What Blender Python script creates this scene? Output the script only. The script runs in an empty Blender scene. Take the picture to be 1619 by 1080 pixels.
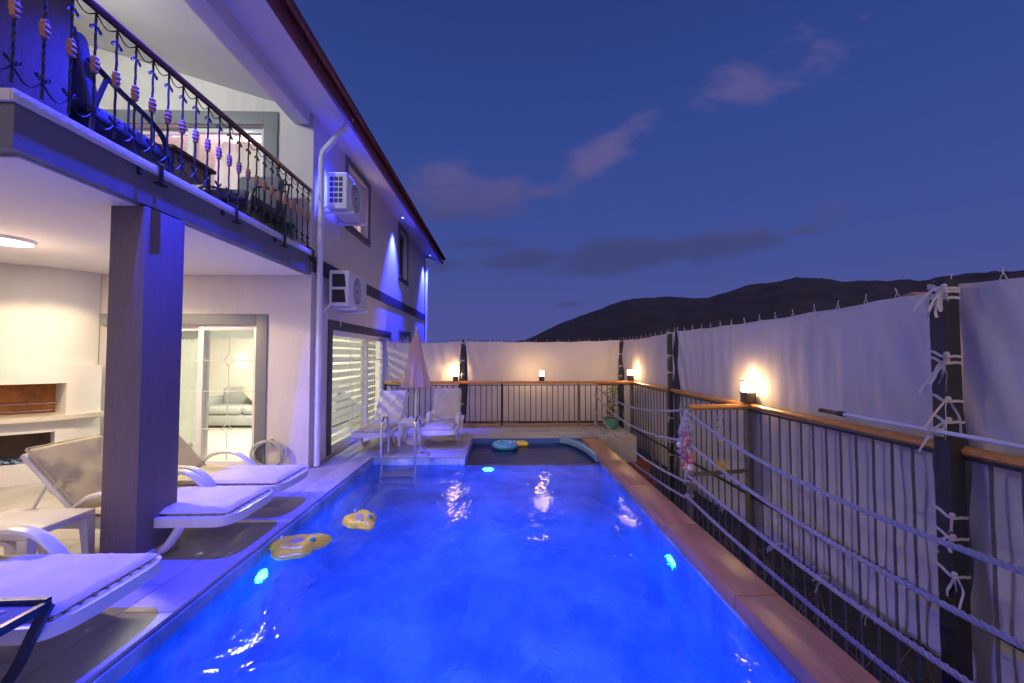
import bpy, bmesh, math, random
from mathutils import Vector, Matrix, noise
random.seed(7)
R = math.radians
S = bpy.context.scene
COL = S.collection

# ------------------------------------------------------------------ camera
cam_d = bpy.data.cameras.new('camera'); cam = bpy.data.objects.new('camera', cam_d); COL.objects.link(cam)
cam_d.sensor_width = 36; cam_d.lens = 640 / 1619 * 36; cam_d.clip_start = .05; cam_d.clip_end = 9000
cam.location = (0, 0, 1.55)
cam.rotation_euler = (math.pi / 2 + math.atan(22 / 640), 0, -math.atan(14.5 / 640))
S.camera = cam
S.view_settings.view_transform = 'Standard'; S.view_settings.look = 'None'
S.view_settings.exposure = .32; S.view_settings.gamma = 1
S.cycles.use_denoising = True
S.cycles.max_bounces = 8; S.cycles.diffuse_bounces = 5; S.cycles.glossy_bounces = 4
S.cycles.transmission_bounces = 6; S.cycles.transparent_max_bounces = 12
S.cycles.caustics_reflective = False; S.cycles.caustics_refractive = True
S.cycles.sample_clamp_indirect = 4; S.cycles.volume_bounces = 1

# ------------------------------------------------------------------ dusk sky
SKY_GAIN = 1.0
w = bpy.data.worlds.new('World'); S.world = w; w.use_nodes = True
nt = w.node_tree; N = nt.nodes; L = nt.links; N.clear()
out = N.new('ShaderNodeOutputWorld'); bg = N.new('ShaderNodeBackground'); L.new(bg.outputs[0], out.inputs[0])
sky = N.new('ShaderNodeTexSky'); sky.sky_type = 'NISHITA'; sky.sun_disc = False
sky.sun_elevation = R(-3.0); sky.sun_rotation = R(181); sky.dust_density = 1.0; sky.ozone_density = 3
tc = N.new('ShaderNodeTexCoord')
def wm(op, a, b=None, c=None, clamp=False):
    n = N.new('ShaderNodeMath'); n.operation = op; n.use_clamp = clamp
    for i, v in enumerate((a, b, c)):
        if v is None: continue
        if isinstance(v, (int, float)): n.inputs[i].default_value = v
        else: L.new(v, n.inputs[i])
    return n.outputs[0]
def wmix(f, a, b, mode='MIX'):
    n = N.new('ShaderNodeMix'); n.data_type = 'RGBA'; n.blend_type = mode
    for i, v in ((0, f), (6, a), (7, b)):
        if isinstance(v, (int, float)): n.inputs[i].default_value = v
        elif isinstance(v, tuple): n.inputs[i].default_value = (*v, 1)
        else: L.new(v, n.inputs[i])
    return n.outputs[2]
sx = N.new('ShaderNodeSeparateXYZ'); L.new(tc.outputs['Generated'], sx.inputs[0])
el = wm('MAXIMUM', sx.outputs[2], 0.0)
ramp = N.new('ShaderNodeValToRGB'); L.new(el, ramp.inputs[0])
cr = ramp.color_ramp
cr.elements[0].position = 0.0; cr.elements[0].color = (.066, .072, .225, 1)
cr.elements[1].position = .75; cr.elements[1].color = (.016, .032, .150, 1)
for p_, c_ in ((.12, (.054, .068, .240, 1)), (.30, (.035, .060, .240, 1)), (.50, (.025, .049, .212, 1))):
    e_ = cr.elements.new(p_); e_.color = c_
# the dusk colour is the ramp; the physical sky lends it its slow change across the compass
skyv = N.new('ShaderNodeMix'); skyv.data_type = 'RGBA'; skyv.blend_type = 'ADD'; skyv.inputs[0].default_value = 0.06
L.new(ramp.outputs[0], skyv.inputs[6]); L.new(sky.outputs[0], skyv.inputs[7])
base_sky = skyv.outputs[2]
yy = wm('MAXIMUM', sx.outputs[1], .05)
tx = wm('DIVIDE', sx.outputs[0], yy); tz = wm('DIVIDE', sx.outputs[2], yy)
cb = N.new('ShaderNodeCombineXYZ'); L.new(tx, cb.inputs[0]); L.new(tz, cb.inputs[1])
nz = N.new('ShaderNodeTexNoise'); nz.inputs['Scale'].default_value = 5.5; nz.inputs['Detail'].default_value = 8; nz.inputs['Roughness'].default_value = .62
nz.inputs['Distortion'].default_value = .4
mpn = N.new('ShaderNodeMapping'); mpn.inputs['Scale'].default_value = (1, 2.0, 1); L.new(cb.outputs[0], mpn.inputs[0]); L.new(mpn.outputs[0], nz.inputs[0])
nf = nz.outputs[0]
cl = None
for (px, py, hw, hh, ang, amt) in ((705, 305, 95, 58, 0, 1.05), (780, 312, 85, 42, 5, .95), (855, 300, 50, 17, 15, .8), (955, 236, 120, 34, 38, 1.0),
                                   (840, 412, 120, 26, 4, .85), (1000, 402, 210, 34, 6, 1.15), (1130, 383, 160, 30, 5, 1.15), (1190, 120, 85, 40, 18, .50), (1300, 70, 100, 40, 25, .42),
                                   (1285, 358, 50, 14, 5, .8), (905, 480, 35, 9, 0, .8), (700, 420, 80, 14, 0, .5), (760, 385, 60, 14, 0, .5), (1330, 320, 45, 24, 20, .35)):
    cx_, cz_ = (px - 795) / 640, (562 - py) / 640
    dx = wm('SUBTRACT', tx, cx_); dz = wm('SUBTRACT', tz, cz_)
    ca, sa = math.cos(R(ang)), math.sin(R(ang))
    u_ = wm('ADD', wm('MULTIPLY', dx, ca * 640 / hw), wm('MULTIPLY', dz, sa * 640 / hw))
    v_ = wm('ADD', wm('MULTIPLY', dx, -sa * 640 / hh), wm('MULTIPLY', dz, ca * 640 / hh))
    d2 = wm('ADD', wm('MULTIPLY', u_, u_), wm('MULTIPLY', v_, v_))
    g = wm('MULTIPLY', wm('SUBTRACT', 1.0, wm('SQRT', d2)), amt)
    cl = g if cl is None else wm('MAXIMUM', cl, g)
cm = wm('ADD', cl, wm('MULTIPLY', wm('SUBTRACT', nf, .5), 2.0))
cmask = N.new('ShaderNodeMapRange'); cmask.interpolation_type = 'SMOOTHSTEP'
cmask.inputs[1].default_value = -.10; cmask.inputs[2].default_value = .75; L.new(cm, cmask.inputs[0])
nz2 = N.new('ShaderNodeTexNoise'); nz2.inputs['Scale'].default_value = 3.0; nz2.inputs['Detail'].default_value = 4; L.new(cb.outputs[0], nz2.inputs[0])
# clouds up high catch the last pink light, those near the horizon stay grey
hi = N.new('ShaderNodeMapRange'); hi.inputs[1].default_value = .28; hi.inputs[2].default_value = .48; L.new(tz, hi.inputs[0])
ccol = wmix(hi.outputs[0], (.040, .047, .140), (.098, .082, .220))
skyc = wmix(wm('MULTIPLY', cmask.outputs[0], .82), base_sky, ccol)
L.new(skyc, bg.inputs[0]); bg.inputs[1].default_value = SKY_GAIN

sun_d = bpy.data.lights.new('sun', 'SUN'); sun = bpy.data.objects.new('sun', sun_d); COL.objects.link(sun)
# afterglow of the set sun, low behind the camera and very soft
sun_d.energy = 1.0; sun_d.angle = R(70); sun_d.color = (1, .74, .72)
sun.rotation_euler = Vector((.02, .95, -.30)).to_track_quat('-Z', 'Y').to_euler()

# ------------------------------------------------------------------ materials
MATS = {}
def mat(name, col, rough=.6, var=.12, scale=6.0, bump=0.0, bscale=40.0, metal=0.0, spec=.5, coat=0.0, trans=0.0, stretch=(1, 1, 1), col2=None, emit=None, estr=0.0, gen=False, contrast=None, dirt=None):
    if name in MATS: return MATS[name]
    m = bpy.data.materials.new(name); m.use_nodes = True; t = m.node_tree; n = t.nodes; l = t.links
    b = n['Principled BSDF']
    tcn = n.new('ShaderNodeTexCoord'); mp = n.new('ShaderNodeMapping'); mp.inputs['Scale'].default_value = stretch
    geo = n.new('ShaderNodeNewGeometry')
    l.new(tcn.outputs['Object'] if not gen else geo.outputs['Position'], mp.inputs[0])
    no = n.new('ShaderNodeTexNoise'); no.inputs['Scale'].default_value = scale; no.inputs['Detail'].default_value = 6; no.inputs['Roughness'].default_value = .6
    l.new(mp.outputs[0], no.inputs[0])
    mx = n.new('ShaderNodeMix'); mx.data_type = 'RGBA'
    c2 = col2 or tuple(min(1, c * (1 + var)) for c in col); c1 = col if col2 else tuple(c * (1 - var) for c in col)
    mx.inputs[6].default_value = (*c1, 1); mx.inputs[7].default_value = (*c2, 1)
    mr = n.new('ShaderNodeMapRange'); lo, hi_ = contrast or (.3, .7); mr.inputs[1].default_value = lo; mr.inputs[2].default_value = hi_
    l.new(no.outputs[0], mr.inputs[0]); l.new(mr.outputs[0], mx.inputs[0])
    colout = mx.outputs[2]
    if dirt:
        dn = n.new('ShaderNodeTexNoise'); dn.inputs['Scale'].default_value = dirt[0]; dn.inputs['Detail'].default_value = 9; dn.inputs['Roughness'].default_value = .7
        if len(dirt) > 3:
            mp2 = n.new('ShaderNodeMapping'); mp2.inputs['Scale'].default_value = dirt[3]; l.new(geo.outputs['Position'], mp2.inputs[0]); l.new(mp2.outputs[0], dn.inputs[0])
        else: l.new(mp.outputs[0], dn.inputs[0])
        dr = n.new('ShaderNodeMapRange'); dr.inputs[1].default_value = .52; dr.inputs[2].default_value = .75; dr.inputs[4].default_value = dirt[2]
        l.new(dn.outputs[0], dr.inputs[0])
        dm = n.new('ShaderNodeMix'); dm.data_type = 'RGBA'; l.new(dr.outputs[0], dm.inputs[0]); l.new(colout, dm.inputs[6]); dm.inputs[7].default_value = (*dirt[1], 1)
        colout = dm.outputs[2]
    l.new(colout, b.inputs['Base Color'])
    rr = n.new('ShaderNodeMapRange'); rr.inputs[3].default_value = max(.02, rough * .8); rr.inputs[4].default_value = min(1, rough * 1.2)
    l.new(no.outputs[0], rr.inputs[0]); l.new(rr.outputs[0], b.inputs['Roughness'])
    b.inputs['Metallic'].default_value = metal; b.inputs['Specular IOR Level'].default_value = spec; b.inputs['Coat Weight'].default_value = coat
    b.inputs['Transmission Weight'].default_value = trans
    if bump:
        bn = n.new('ShaderNodeTexNoise'); bn.inputs['Scale'].default_value = bscale; bn.inputs['Detail'].default_value = 5
        l.new(mp.outputs[0], bn.inputs[0])
        bp = n.new('ShaderNodeBump'); bp.inputs['Strength'].default_value = bump; bp.inputs['Distance'].default_value = .02
        l.new(bn.outputs[0], bp.inputs['Height']); l.new(bp.outputs[0], b.inputs['Normal'])
    if emit:
        b.inputs['Emission Color'].default_value = (*emit, 1); b.inputs['Emission Strength'].default_value = estr
    MATS[name] = m; return m

plaster = mat('plaster', (.70, .66, .61), .85, .05, 3, .35, 55, dirt=(2.6, (.50, .46, .42), .55, (1, 1, .16)), gen=True)
plaster_in = mat('plaster_inside', (.80, .77, .71), .8, .03, 2, .15, 60, gen=True)
ceilm = mat('ceiling_paint', (.78, .76, .74), .8, .03, 2, .1, 50, gen=True)
greyp = mat('grey_paint', (.17, .165, .18), .7, .08, 4, .25, 70, gen=True, dirt=(5, (.24, .23, .235), .6, (1, 1, .2)))
framegrey = mat('frame_grey', (.20, .21, .22), .55, .06, 4, .12, 60, gen=True)
comb = mat('combed_plaster', (.20, .155, .155), .75, .14, 110, .35, 160, stretch=(1, 1, .04), gen=True)
bandm = mat('band_dark', (.075, .072, .08), .7, .1, 4, .2, 60, gen=True)
whitepl = mat('white_plastic', (.80, .79, .76), .32, .03, 5, .06, 25, dirt=(9, (.55, .52, .47), .25))
upvc = mat('white_upvc', (.80, .80, .78), .3, .02, 5)
cushion = mat('beige_cushion', (.64, .58, .40), .85, .06, 8, .35, 260, dirt=(5, (.54, .48, .36), .4))
iron = mat('black_iron', (.02, .02, .022), .42, .25, 25, .25, 120, metal=.4)
copper = mat('copper_knuckle', (.42, .20, .12), .5, .3, 60, .3, 150, metal=.3)
wood_rail = mat('varnished_handrail', (.17, .035, .02), .3, .25, 12, .1, 60, stretch=(1, .08, 1), coat=.3)
orange = mat('orange_wood', (.62, .27, .045), .4, .16, 14, .12, 60, stretch=(1, 1, 1), coat=.25, gen=True, dirt=(4, (.42, .17, .03), .5))
rebar = mat('painted_rebar', (.15, .145, .13), .5, .3, 40, .6, 180, metal=.3)
postm = mat('olive_metal', (.17, .16, .12), .55, .25, 10, .25, 60, metal=.2, gen=True, dirt=(8, (.07, .06, .05), .6))
blackm = mat('black_metal', (.02, .02, .021), .5, .3, 20, .2, 60, gen=True)
netm_col = (.70, .66, .64)
stone = mat('deck_stone', (.40, .385, .35), .42, .07, 3, .12, 30, gen=True, dirt=(2.2, (.33, .31, .28), .5))
brownst = mat('brown_coping', (.42, .205, .085), .36, .22, 9, .22, 45, stretch=(1, .25, 1), gen=True, dirt=(7, (.17, .095, .06), .6))
concrete = mat('cream_render', (.52, .47, .37), .85, .12, 4, .4, 30, gen=True, dirt=(3, (.36, .32, .25), .6))
terra = mat('terracotta', (.30, .09, .045), .8, .25, 8, .4, 40, gen=True)
chrome = mat('steel', (.72, .72, .73), .16, .03, 6, metal=1.0)
darkwood = mat('dark_wood', (.13, .07, .035), .5, .25, 6, .1, 40, stretch=(1, 8, 1))
wicker = mat('dark_metal_frame', (.025, .028, .035), .45, .2, 20, .1, 60)
greyfab = mat('grey_fabric', (.15, .155, .19), .9, .12, 12, .4, 150)
rope_m = mat('grey_rope', (.36, .345, .345), .9, .12, 30, .5, 200, dirt=(14, (.36, .33, .31), .4))
tie_m = mat('white_tie', (.50, .48, .45), .85, .08, 30, .3, 200)
navy = mat('navy_metal', (.02, .028, .06), .3, .2, 10)
yellow = mat('yellow_vinyl', (.93, .70, .04), .22, .07, 6, .08, 20, coat=.5)
roofm = mat('roof_tile', (.22, .05, .03), .7, .25, 10, .3, 30, gen=True)
redfascia = mat('red_fascia', (.15, .03, .025), .45, .2, 6, .1, 30, gen=True)
soil = mat('dry_soil', (.05, .04, .028), 1.0, .35, 2.5, .8, 12, gen=True, dirt=(1, (.03, .028, .018), .7))
leafm = mat('leaf_green', (.10, .14, .025), .6, .35, 40)
twigm = mat('dry_twig', (.22, .15, .08), .9, .3, 20)
hillm = mat('hill_scrub', (.040, .033, .036), 1.0, .45, .012, 1.0, .06, gen=True, dirt=(.03, (.075, .06, .05), .6))
acwhite = mat('ac_white', (.74, .74, .73), .35, .02, 4, dirt=(5, (.58, .56, .53), .3))
acdark = mat('ac_dark', (.02, .02, .022), .6, .2, 20)

def glassm():
    m = bpy.data.materials.new('window_glass'); m.use_nodes = True; t = m.node_tree; n = t.nodes; l = t.links; n.clear()
    o = n.new('ShaderNodeOutputMaterial'); mx = n.new('ShaderNodeMixShader'); tr = n.new('ShaderNodeBsdfTransparent'); gl = n.new('ShaderNodeBsdfGlossy'); fr = n.new('ShaderNodeLayerWeight')
    gl.inputs['Roughness'].default_value = .02; tr.inputs[0].default_value = (.95, .98, .965, 1)
    pw = n.new('ShaderNodeMath'); pw.operation = 'POWER'; pw.inputs[1].default_value = 5; l.new(fr.outputs['Facing'], pw.inputs[0])
    ma = n.new('ShaderNodeMath'); ma.operation = 'MULTIPLY_ADD'; ma.inputs[1].default_value = .96; ma.inputs[2].default_value = .04; l.new(pw.outputs[0], ma.inputs[0])
    l.new(ma.outputs[0], mx.inputs[0]); l.new(tr.outputs[0], mx.inputs[1]); l.new(gl.outputs[0], mx.inputs[2]); l.new(mx.outputs[0], o.inputs[0]); return m
glass = glassm()
darkglass = mat('dark_glass', (.015, .016, .02), .05, .1, 3, spec=.8)
def emitm(name, col, s):
    m = bpy.data.materials.new(name); m.use_nodes = True; n = m.node_tree.nodes; n.clear()
    o = n.new('ShaderNodeOutputMaterial'); e = n.new('ShaderNodeEmission'); e.inputs[0].default_value = (*col, 1); e.inputs[1].default_value = s
    m.node_tree.links.new(e.outputs[0], o.inputs[0]); return m
def waterm():
    m = bpy.data.materials.new('pool_water'); m.use_nodes = True; t = m.node_tree; n = t.nodes; l = t.links; n.clear()
    o = n.new('ShaderNodeOutputMaterial'); mx = n.new('ShaderNodeMixShader'); tr = n.new('ShaderNodeBsdfRefraction'); gl = n.new('ShaderNodeBsdfGlossy'); fr = n.new('ShaderNodeFresnel')
    gl.inputs['Roughness'].default_value = .012; fr.inputs[0].default_value = 1.33; tr.inputs['Roughness'].default_value = .12; tr.inputs['IOR'].default_value = 1.33
    geo = n.new('ShaderNodeNewGeometry')
    bp = None
    for sc_, st, di, str_ in ((1.3, .45, .08, (1, .6, 1)), (7.0, .50, .022, (1, .7, 1)), (24, .34, .006, (1, .8, 1))):
        mp = n.new('ShaderNodeMapping'); mp.inputs['Scale'].default_value = str_; l.new(geo.outputs['Position'], mp.inputs[0])
        no = n.new('ShaderNodeTexNoise'); no.inputs['Scale'].default_value = sc_; no.inputs['Detail'].default_value = 3; no.inputs['Distortion'].default_value = .6; l.new(mp.outputs[0], no.inputs[0])
        b2 = n.new('ShaderNodeBump'); b2.inputs['Strength'].default_value = st; b2.inputs['Distance'].default_value = di; l.new(no.outputs[0], b2.inputs['Height'])
        if bp: l.new(bp.outputs[0], b2.inputs['Normal'])
        bp = b2
    l.new(bp.outputs[0], gl.inputs['Normal']); l.new(bp.outputs[0], tr.inputs['Normal']); l.new(bp.outputs[0], fr.inputs['Normal'])
    l.new(fr.outputs[0], mx.inputs[0]); l.new(tr.outputs[0], mx.inputs[1]); l.new(gl.outputs[0], mx.inputs[2]); l.new(mx.outputs[0], o.inputs[0])
    vo = n.new('ShaderNodeVolumePrincipled'); vo.inputs['Color'].default_value = (.22, .55, 1, 1); vo.inputs['Density'].default_value = .17; vo.inputs['Anisotropy'].default_value = .3
    l.new(vo.outputs[0], o.inputs['Volume']); return m
water_mat = waterm()
def fabric(name, col, tr=.3, weave=700, bump=.25):
    m = mat(name, col, .9, .05, 3, 0, gen=True, dirt=(2.5, tuple(c * .70 for c in col), .6, (1, 1, .35))); t = m.node_tree; n = t.nodes; l = t.links
    b = n['Principled BSDF']; o = n['Material Output']
    tl = n.new('ShaderNodeBsdfTranslucent'); tl.inputs[0].default_value = (*col, 1); mx = n.new('ShaderNodeMixShader'); mx.inputs[0].default_value = tr
    l.new(b.outputs[0], mx.inputs[1]); l.new(tl.outputs[0], mx.inputs[2]); l.new(mx.outputs[0], o.inputs[0])
    geo = n.new('ShaderNodeNewGeometry'); no = n.new('ShaderNodeTexNoise'); no.inputs['Scale'].default_value = 60; no.inputs['Detail'].default_value = 6
    l.new(geo.outputs['Position'], no.inputs[0]); bp = n.new('ShaderNodeBump'); bp.inputs['Strength'].default_value = bump; bp.inputs['Distance'].default_value = .01
    l.new(no.outputs[0], bp.inputs['Height']); l.new(bp.outputs[0], b.inputs['Normal']); return m
netm = fabric('shade_net', netm_col, .25)
parasol_m = fabric('parasol_cloth', (.74, .54, .48), .2)
blindm = fabric('zebra_blind', (.78, .80, .74), .5)
curtm = fabric('lace_curtain', (.80, .82, .78), .5)

# ------------------------------------------------------------------ mesh helpers
class MB:
    def __init__(s): s.v = []; s.f = []
    def add(s, vs, fs):
        o = len(s.v); s.v += [tuple(v) for v in vs]; s.f += [tuple(i + o for i in f) for f in fs]; return s
    def box(s, a, b, bev=0.0, M=None):
        x0, y0, z0 = [min(p, q) for p, q in zip(a, b)]; x1, y1, z1 = [max(p, q) for p, q in zip(a, b)]
        if bev:
            bm = bmesh.new(); bmesh.ops.create_cube(bm, size=1)
            for v in bm.verts: v.co = Vector(((x0 + x1) / 2 + v.co.x * (x1 - x0), (y0 + y1) / 2 + v.co.y * (y1 - y0), (z0 + z1) / 2 + v.co.z * (z1 - z0)))
            bev = min(bev, .45 * min(x1 - x0, y1 - y0, z1 - z0))
            bmesh.ops.bevel(bm, geom=bm.edges[:], offset=bev, segments=2, affect='EDGES', profile=.5)
            bm.verts.index_update()
            vs = [v.co.copy() for v in bm.verts]; fs = [[v.index for v in f.verts] for f in bm.faces]; bm.free()
        else:
            vs = [Vector((x, y, z)) for x in (x0, x1) for y in (y0, y1) for z in (z0, z1)]
            fs = [(0, 1, 3, 2), (4, 6, 7, 5), (0, 4, 5, 1), (2, 3, 7, 6), (0, 2, 6, 4), (1, 5, 7, 3)]
        if M is not None: vs = [M @ v for v in vs]
        return s.add(vs, fs)
    def tube(s, pts, r, n=8, cap=True, closed=False, flat=None, twist=0, lobes=None):
        pts = [Vector(p) for p in pts]; k = len(pts)
        rs = r if isinstance(r, (list, tuple)) else [r] * k
        tang = []
        for i in range(k):
            a = pts[(i - 1) % k] if closed or i > 0 else pts[i]; b = pts[(i + 1) % k] if closed or i < k - 1 else pts[i]
            d = b - a; tang.append(d.normalized() if d.length > 1e-9 else Vector((0, 0, 1)))
        up = Vector((0, 0, 1)) if abs(tang[0].z) < .9 else Vector((0, 1, 0))
        x = (up - tang[0] * up.dot(tang[0])).normalized(); vs = []
        for i in range(k):
            x = (x - tang[i] * x.dot(tang[i]))
            x = x.normalized() if x.length > 1e-6 else tang[i].orthogonal().normalized()
            y = tang[i].cross(x)
            for j in range(n):
                a = 2 * math.pi * j / n + (math.pi / n if n == 4 else 0) + twist * i
                rr = rs[i] * (lobes[j % len(lobes)] if lobes else 1)
                fx, fy = (flat if flat else (1, 1))
                vs.append(pts[i] + x * math.cos(a) * rr * fx + y * math.sin(a) * rr * fy)
        fs = []
        for i in range(k if closed else k - 1):
            for j in range(n):
                a = i * n + j; b = i * n + (j + 1) % n; c = ((i + 1) % k) * n + (j + 1) % n; d = ((i + 1) % k) * n + j
                fs.append((a, b, c, d))
        if cap and not closed: fs.append(tuple(range(n - 1, -1, -1))); fs.append(tuple(range((k - 1) * n, k * n)))
        return s.add(vs, fs)
    def lathe(s, prof, c=(0, 0, 0), n=16, wob=None):
        vs = []; fs = []; k = len(prof)
        for i, (r, z) in enumerate(prof):
            for j in range(n):
                a = 2 * math.pi * j / n; q = r * (1 + (wob(i, j) if wob else 0))
                vs.append((c[0] + q * math.cos(a), c[1] + q * math.sin(a), c[2] + z))
        for i in range(k - 1):
            for j in range(n): fs.append((i * n + j, i * n + (j + 1) % n, (i + 1) * n + (j + 1) % n, (i + 1) * n + j))
        fs.append(tuple(range(n - 1, -1, -1))); fs.append(tuple(range((k - 1) * n, k * n)))
        return s.add(vs, fs)
    def prism(s, poly, z0, z1, M=None):
        n = len(poly); vs = [Vector((x, y, z0)) for x, y in poly] + [Vector((x, y, z1)) for x, y in poly]
        if M is not None: vs = [M @ v for v in vs]
        return s.add(vs, [tuple(range(n - 1, -1, -1)), tuple(range(n, 2 * n))] + [(i, (i + 1) % n, n + (i + 1) % n, n + i) for i in range(n)])
    def grid(s, fn, nu, nv):
        vs = [fn(i / nu, j / nv) for i in range(nu + 1) for j in range(nv + 1)]; m = nv + 1
        return s.add(vs, [(i * m + j, (i + 1) * m + j, (i + 1) * m + j + 1, i * m + j + 1) for i in range(nu) for j in range(nv)])
    def sheet(s, fn, nu, nv, th):      # a grid with real thickness th(vector)
        o = len(s.v); s.grid(fn, nu, nv); s.grid(lambda a, b: tuple(p + q for p, q in zip(fn(a, b), th)), nu, nv); m = nv + 1; h = (nu + 1) * m
        rim = [i * m for i in range(nu + 1)] + [nu * m + j for j in range(1, m)] + [i * m + nv for i in range(nu - 1, -1, -1)] + [j for j in range(nv - 1, 0, -1)]
        for a, b in zip(rim, rim[1:] + rim[:1]): s.f.append((o + a, o + b, o + h + b, o + h + a))
        return s
    def mesh(s, name, m, smooth=35):
        me = bpy.data.meshes.new(name); me.from_pydata(s.v, [], s.f); me.update()
        bm = bmesh.new(); bm.from_mesh(me); bmesh.ops.recalc_face_normals(bm, faces=bm.faces); bm.to_mesh(me); bm.free()
        if smooth:
            me.polygons.foreach_set('use_smooth', [True] * len(me.polygons)); me.set_sharp_from_angle(angle=R(smooth))
        if m: me.materials.append(m)
        return me
    def build(s, name, m, parent=None, smooth=35):
        return link(name, s.mesh(name, m, smooth), parent)
def link(name, me, parent=None):
    o = bpy.data.objects.new(name, me); COL.objects.link(o)
    if parent: o.parent = parent
    return o
def empty(name, loc=(0, 0, 0), rz=0):
    o = bpy.data.objects.new(name, None); COL.objects.link(o); o.location = loc; o.rotation_euler.z = rz; o.empty_display_size = .1; return o
def tag(o, label=None, cat=None, group=None, kind=None):
    for k, v in (('label', label), ('category', cat), ('group', group), ('kind', kind)):
        if v: o[k] = v
    return o
def copy_tree(o, parent=None):
    c = o.copy(); COL.objects.link(c); c.parent = parent
    for ch in list(o.children):
        copy_tree(ch, c)
    return c
def light(kind, name, loc, energy, col, parent=None, **kw):
    d = bpy.data.lights.new(name, kind); d.energy = energy; d.color = col
    rot = kw.pop('rot', None)
    for k, v in kw.items(): setattr(d, k, v)
    o = bpy.data.objects.new(name, d); COL.objects.link(o); o.location = loc
    if rot: o.rotation_euler = rot
    if parent: o.parent = parent
    return o
def B(a, b, bev=0): return MB().box(a, b, bev)
def arc(c, r, a0, a1, n, plane='xz'):
    ps = []
    for i in range(n + 1):
        a = R(a0 + (a1 - a0) * i / n); u, v = r * math.cos(a), r * math.sin(a)
        ps.append((c[0] + u, c[1], c[2] + v) if plane == 'xz' else (c[0], c[1] + u, c[2] + v) if plane == 'yz' else (c[0] + u, c[1] + v, c[2]))
    return ps
def spline(pts, n=8):
    P = [Vector(p) for p in pts]; o = []
    for i in range(len(P) - 1):
        a = P[max(i - 1, 0)]; b = P[i]; c = P[i + 1]; d = P[min(i + 2, len(P) - 1)]
        for j in range(n):
            t = j / n; o.append(.5 * ((2 * b) + (c - a) * t + (2 * a - 5 * b + 4 * c - d) * t * t + (3 * b - a - 3 * c + d) * t ** 3))
    o.append(P[-1]); return o
def wall(u0, u1, z0, z1, holes, place, t0, t1):
    """wall sheet with openings; place(u, t, z) -> xyz"""
    us = sorted({u0, u1, *[h[0] for h in holes], *[h[1] for h in holes]}); zs = sorted({z0, z1, *[h[2] for h in holes], *[h[3] for h in holes]})
    us = [u for u in us if u0 <= u <= u1]; zs = [z for z in zs if z0 <= z <= z1]
    def solid(i, j):
        if i < 0 or j < 0 or i >= len(us) - 1 or j >= len(zs) - 1: return False
        a, b = (us[i] + us[i + 1]) / 2, (zs[j] + zs[j + 1]) / 2
        return not any(h[0] < a < h[1] and h[2] < b < h[3] for h in holes)
    m = MB()
    for i in range(len(us) - 1):
        for j in range(len(zs) - 1):
            if not solid(i, j): continue
            a, b, c, d = us[i], us[i + 1], zs[j], zs[j + 1]
            for t in (t0, t1): m.add([place(a, t, c), place(b, t, c), place(b, t, d), place(a, t, d)], [(0, 1, 2, 3)])
            for (di, dj, p, q) in ((-1, 0, (a, c), (a, d)), (1, 0, (b, c), (b, d)), (0, -1, (a, c), (b, c)), (0, 1, (a, d), (b, d))):
                if not solid(i + di, j + dj): m.add([place(p[0], t0, p[1]), place(q[0], t0, q[1]), place(q[0], t1, q[1]), place(p[0], t1, p[1])], [(0, 1, 2, 3)])
    return m

# ================================================================== SETTING
WZ = -.115          # water level
g = MB()
def gz(x, y):
    return -1.72 + .02 * noise.noise(Vector((x * .2, y * .2, 3)))
xs = [-4000, -900, -200, -60, -20, -8, -2, 2, 3, 4, 6, 10, 20, 60, 200, 900, 4000]
vs = [(x, y, gz(x, y)) for x in xs for y in xs]; k = len(xs)
g.add(vs, [(i * k + j, (i + 1) * k + j, (i + 1) * k + j + 1, i * k + j + 1) for i in range(k - 1) for j in range(k - 1)])
tag(g.build('ground', soil), kind='structure')

deck = MB()
for a, b in (((-7.8, -3, -1.6), (-2.0, 5.65, -.022)), ((-2.66, 5.65, -1.6), (-2.0, 6.3, -.022)), ((-2.66, 6.3, -1.6), (-.58, 9.0, -.022)), ((-.58, 7.75, -1.6), (2.56, 9.0, -.022)),
             ((-2.0, -3, -1.6), (1.79, .4, -.022)), ((-7.8, 5.65, -1.6), (-2.66, 13.9, -.004)), ((1.52, .4, -1.6), (1.785, 7.75, -.1))):
    deck.box(a, b)
deck = tag(deck.build('deck', concrete, smooth=0), kind='structure')
tcache = {}
def tile(x0, y0, x1, y1, m=None, nm='tile', z0=-.022, z1=0.0, gap=.0022, bev=.002):
    key = (round(x1 - x0, 3), round(y1 - y0, 3), nm, round(z1 - z0, 3))
    if key not in tcache:
        w_, d_ = (x1 - x0) / 2 - gap, (y1 - y0) / 2 - gap
        tcache[key] = B((-w_, -d_, z0 - z1), (w_, d_, 0), bev).mesh(nm, m or stone)
    o = link(nm, tcache[key], deck); o.location = ((x0 + x1) / 2, (y0 + y1) / 2, z1 + random.uniform(-.0006, .0006)); return o
# porch tiles
def tiles(x0, x1, y0, y1, sx_, sy_, m=None, nm='tile'):
    nx = max(1, round((x1 - x0) / sx_)); ny = max(1, round((y1 - y0) / sy_))
    for i in range(nx):
        for j in range(ny): tile(x0 + (x1 - x0) * i / nx, y0 + (y1 - y0) * j / ny, x0 + (x1 - x0) * (i + 1) / nx, y0 + (y1 - y0) * (j + 1) / ny, m, nm)
tiles(-7.1, -2.30, .05, 5.65, .6, .7)
tiles(-2.30, -1.985, .05, 6.3, .315, 1.25, nm='coping_slab')
tiles(-2.66, -2.30, 5.65, 6.3, .36, .65)
tiles(-2.66, -.58, 6.62, 9.0, .70, .79)
tiles(-2.30, -.565, 6.285, 6.62, .58, .335, nm='coping_slab')
tiles(-2.66, -2.30, 6.3, 6.62, .36, .32)
tiles(-.58, 2.56, 8.02, 9.0, .785, .49)
tiles(-.58, 1.80, 7.735, 8.02, .595, .285, nm='coping_slab')
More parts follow.
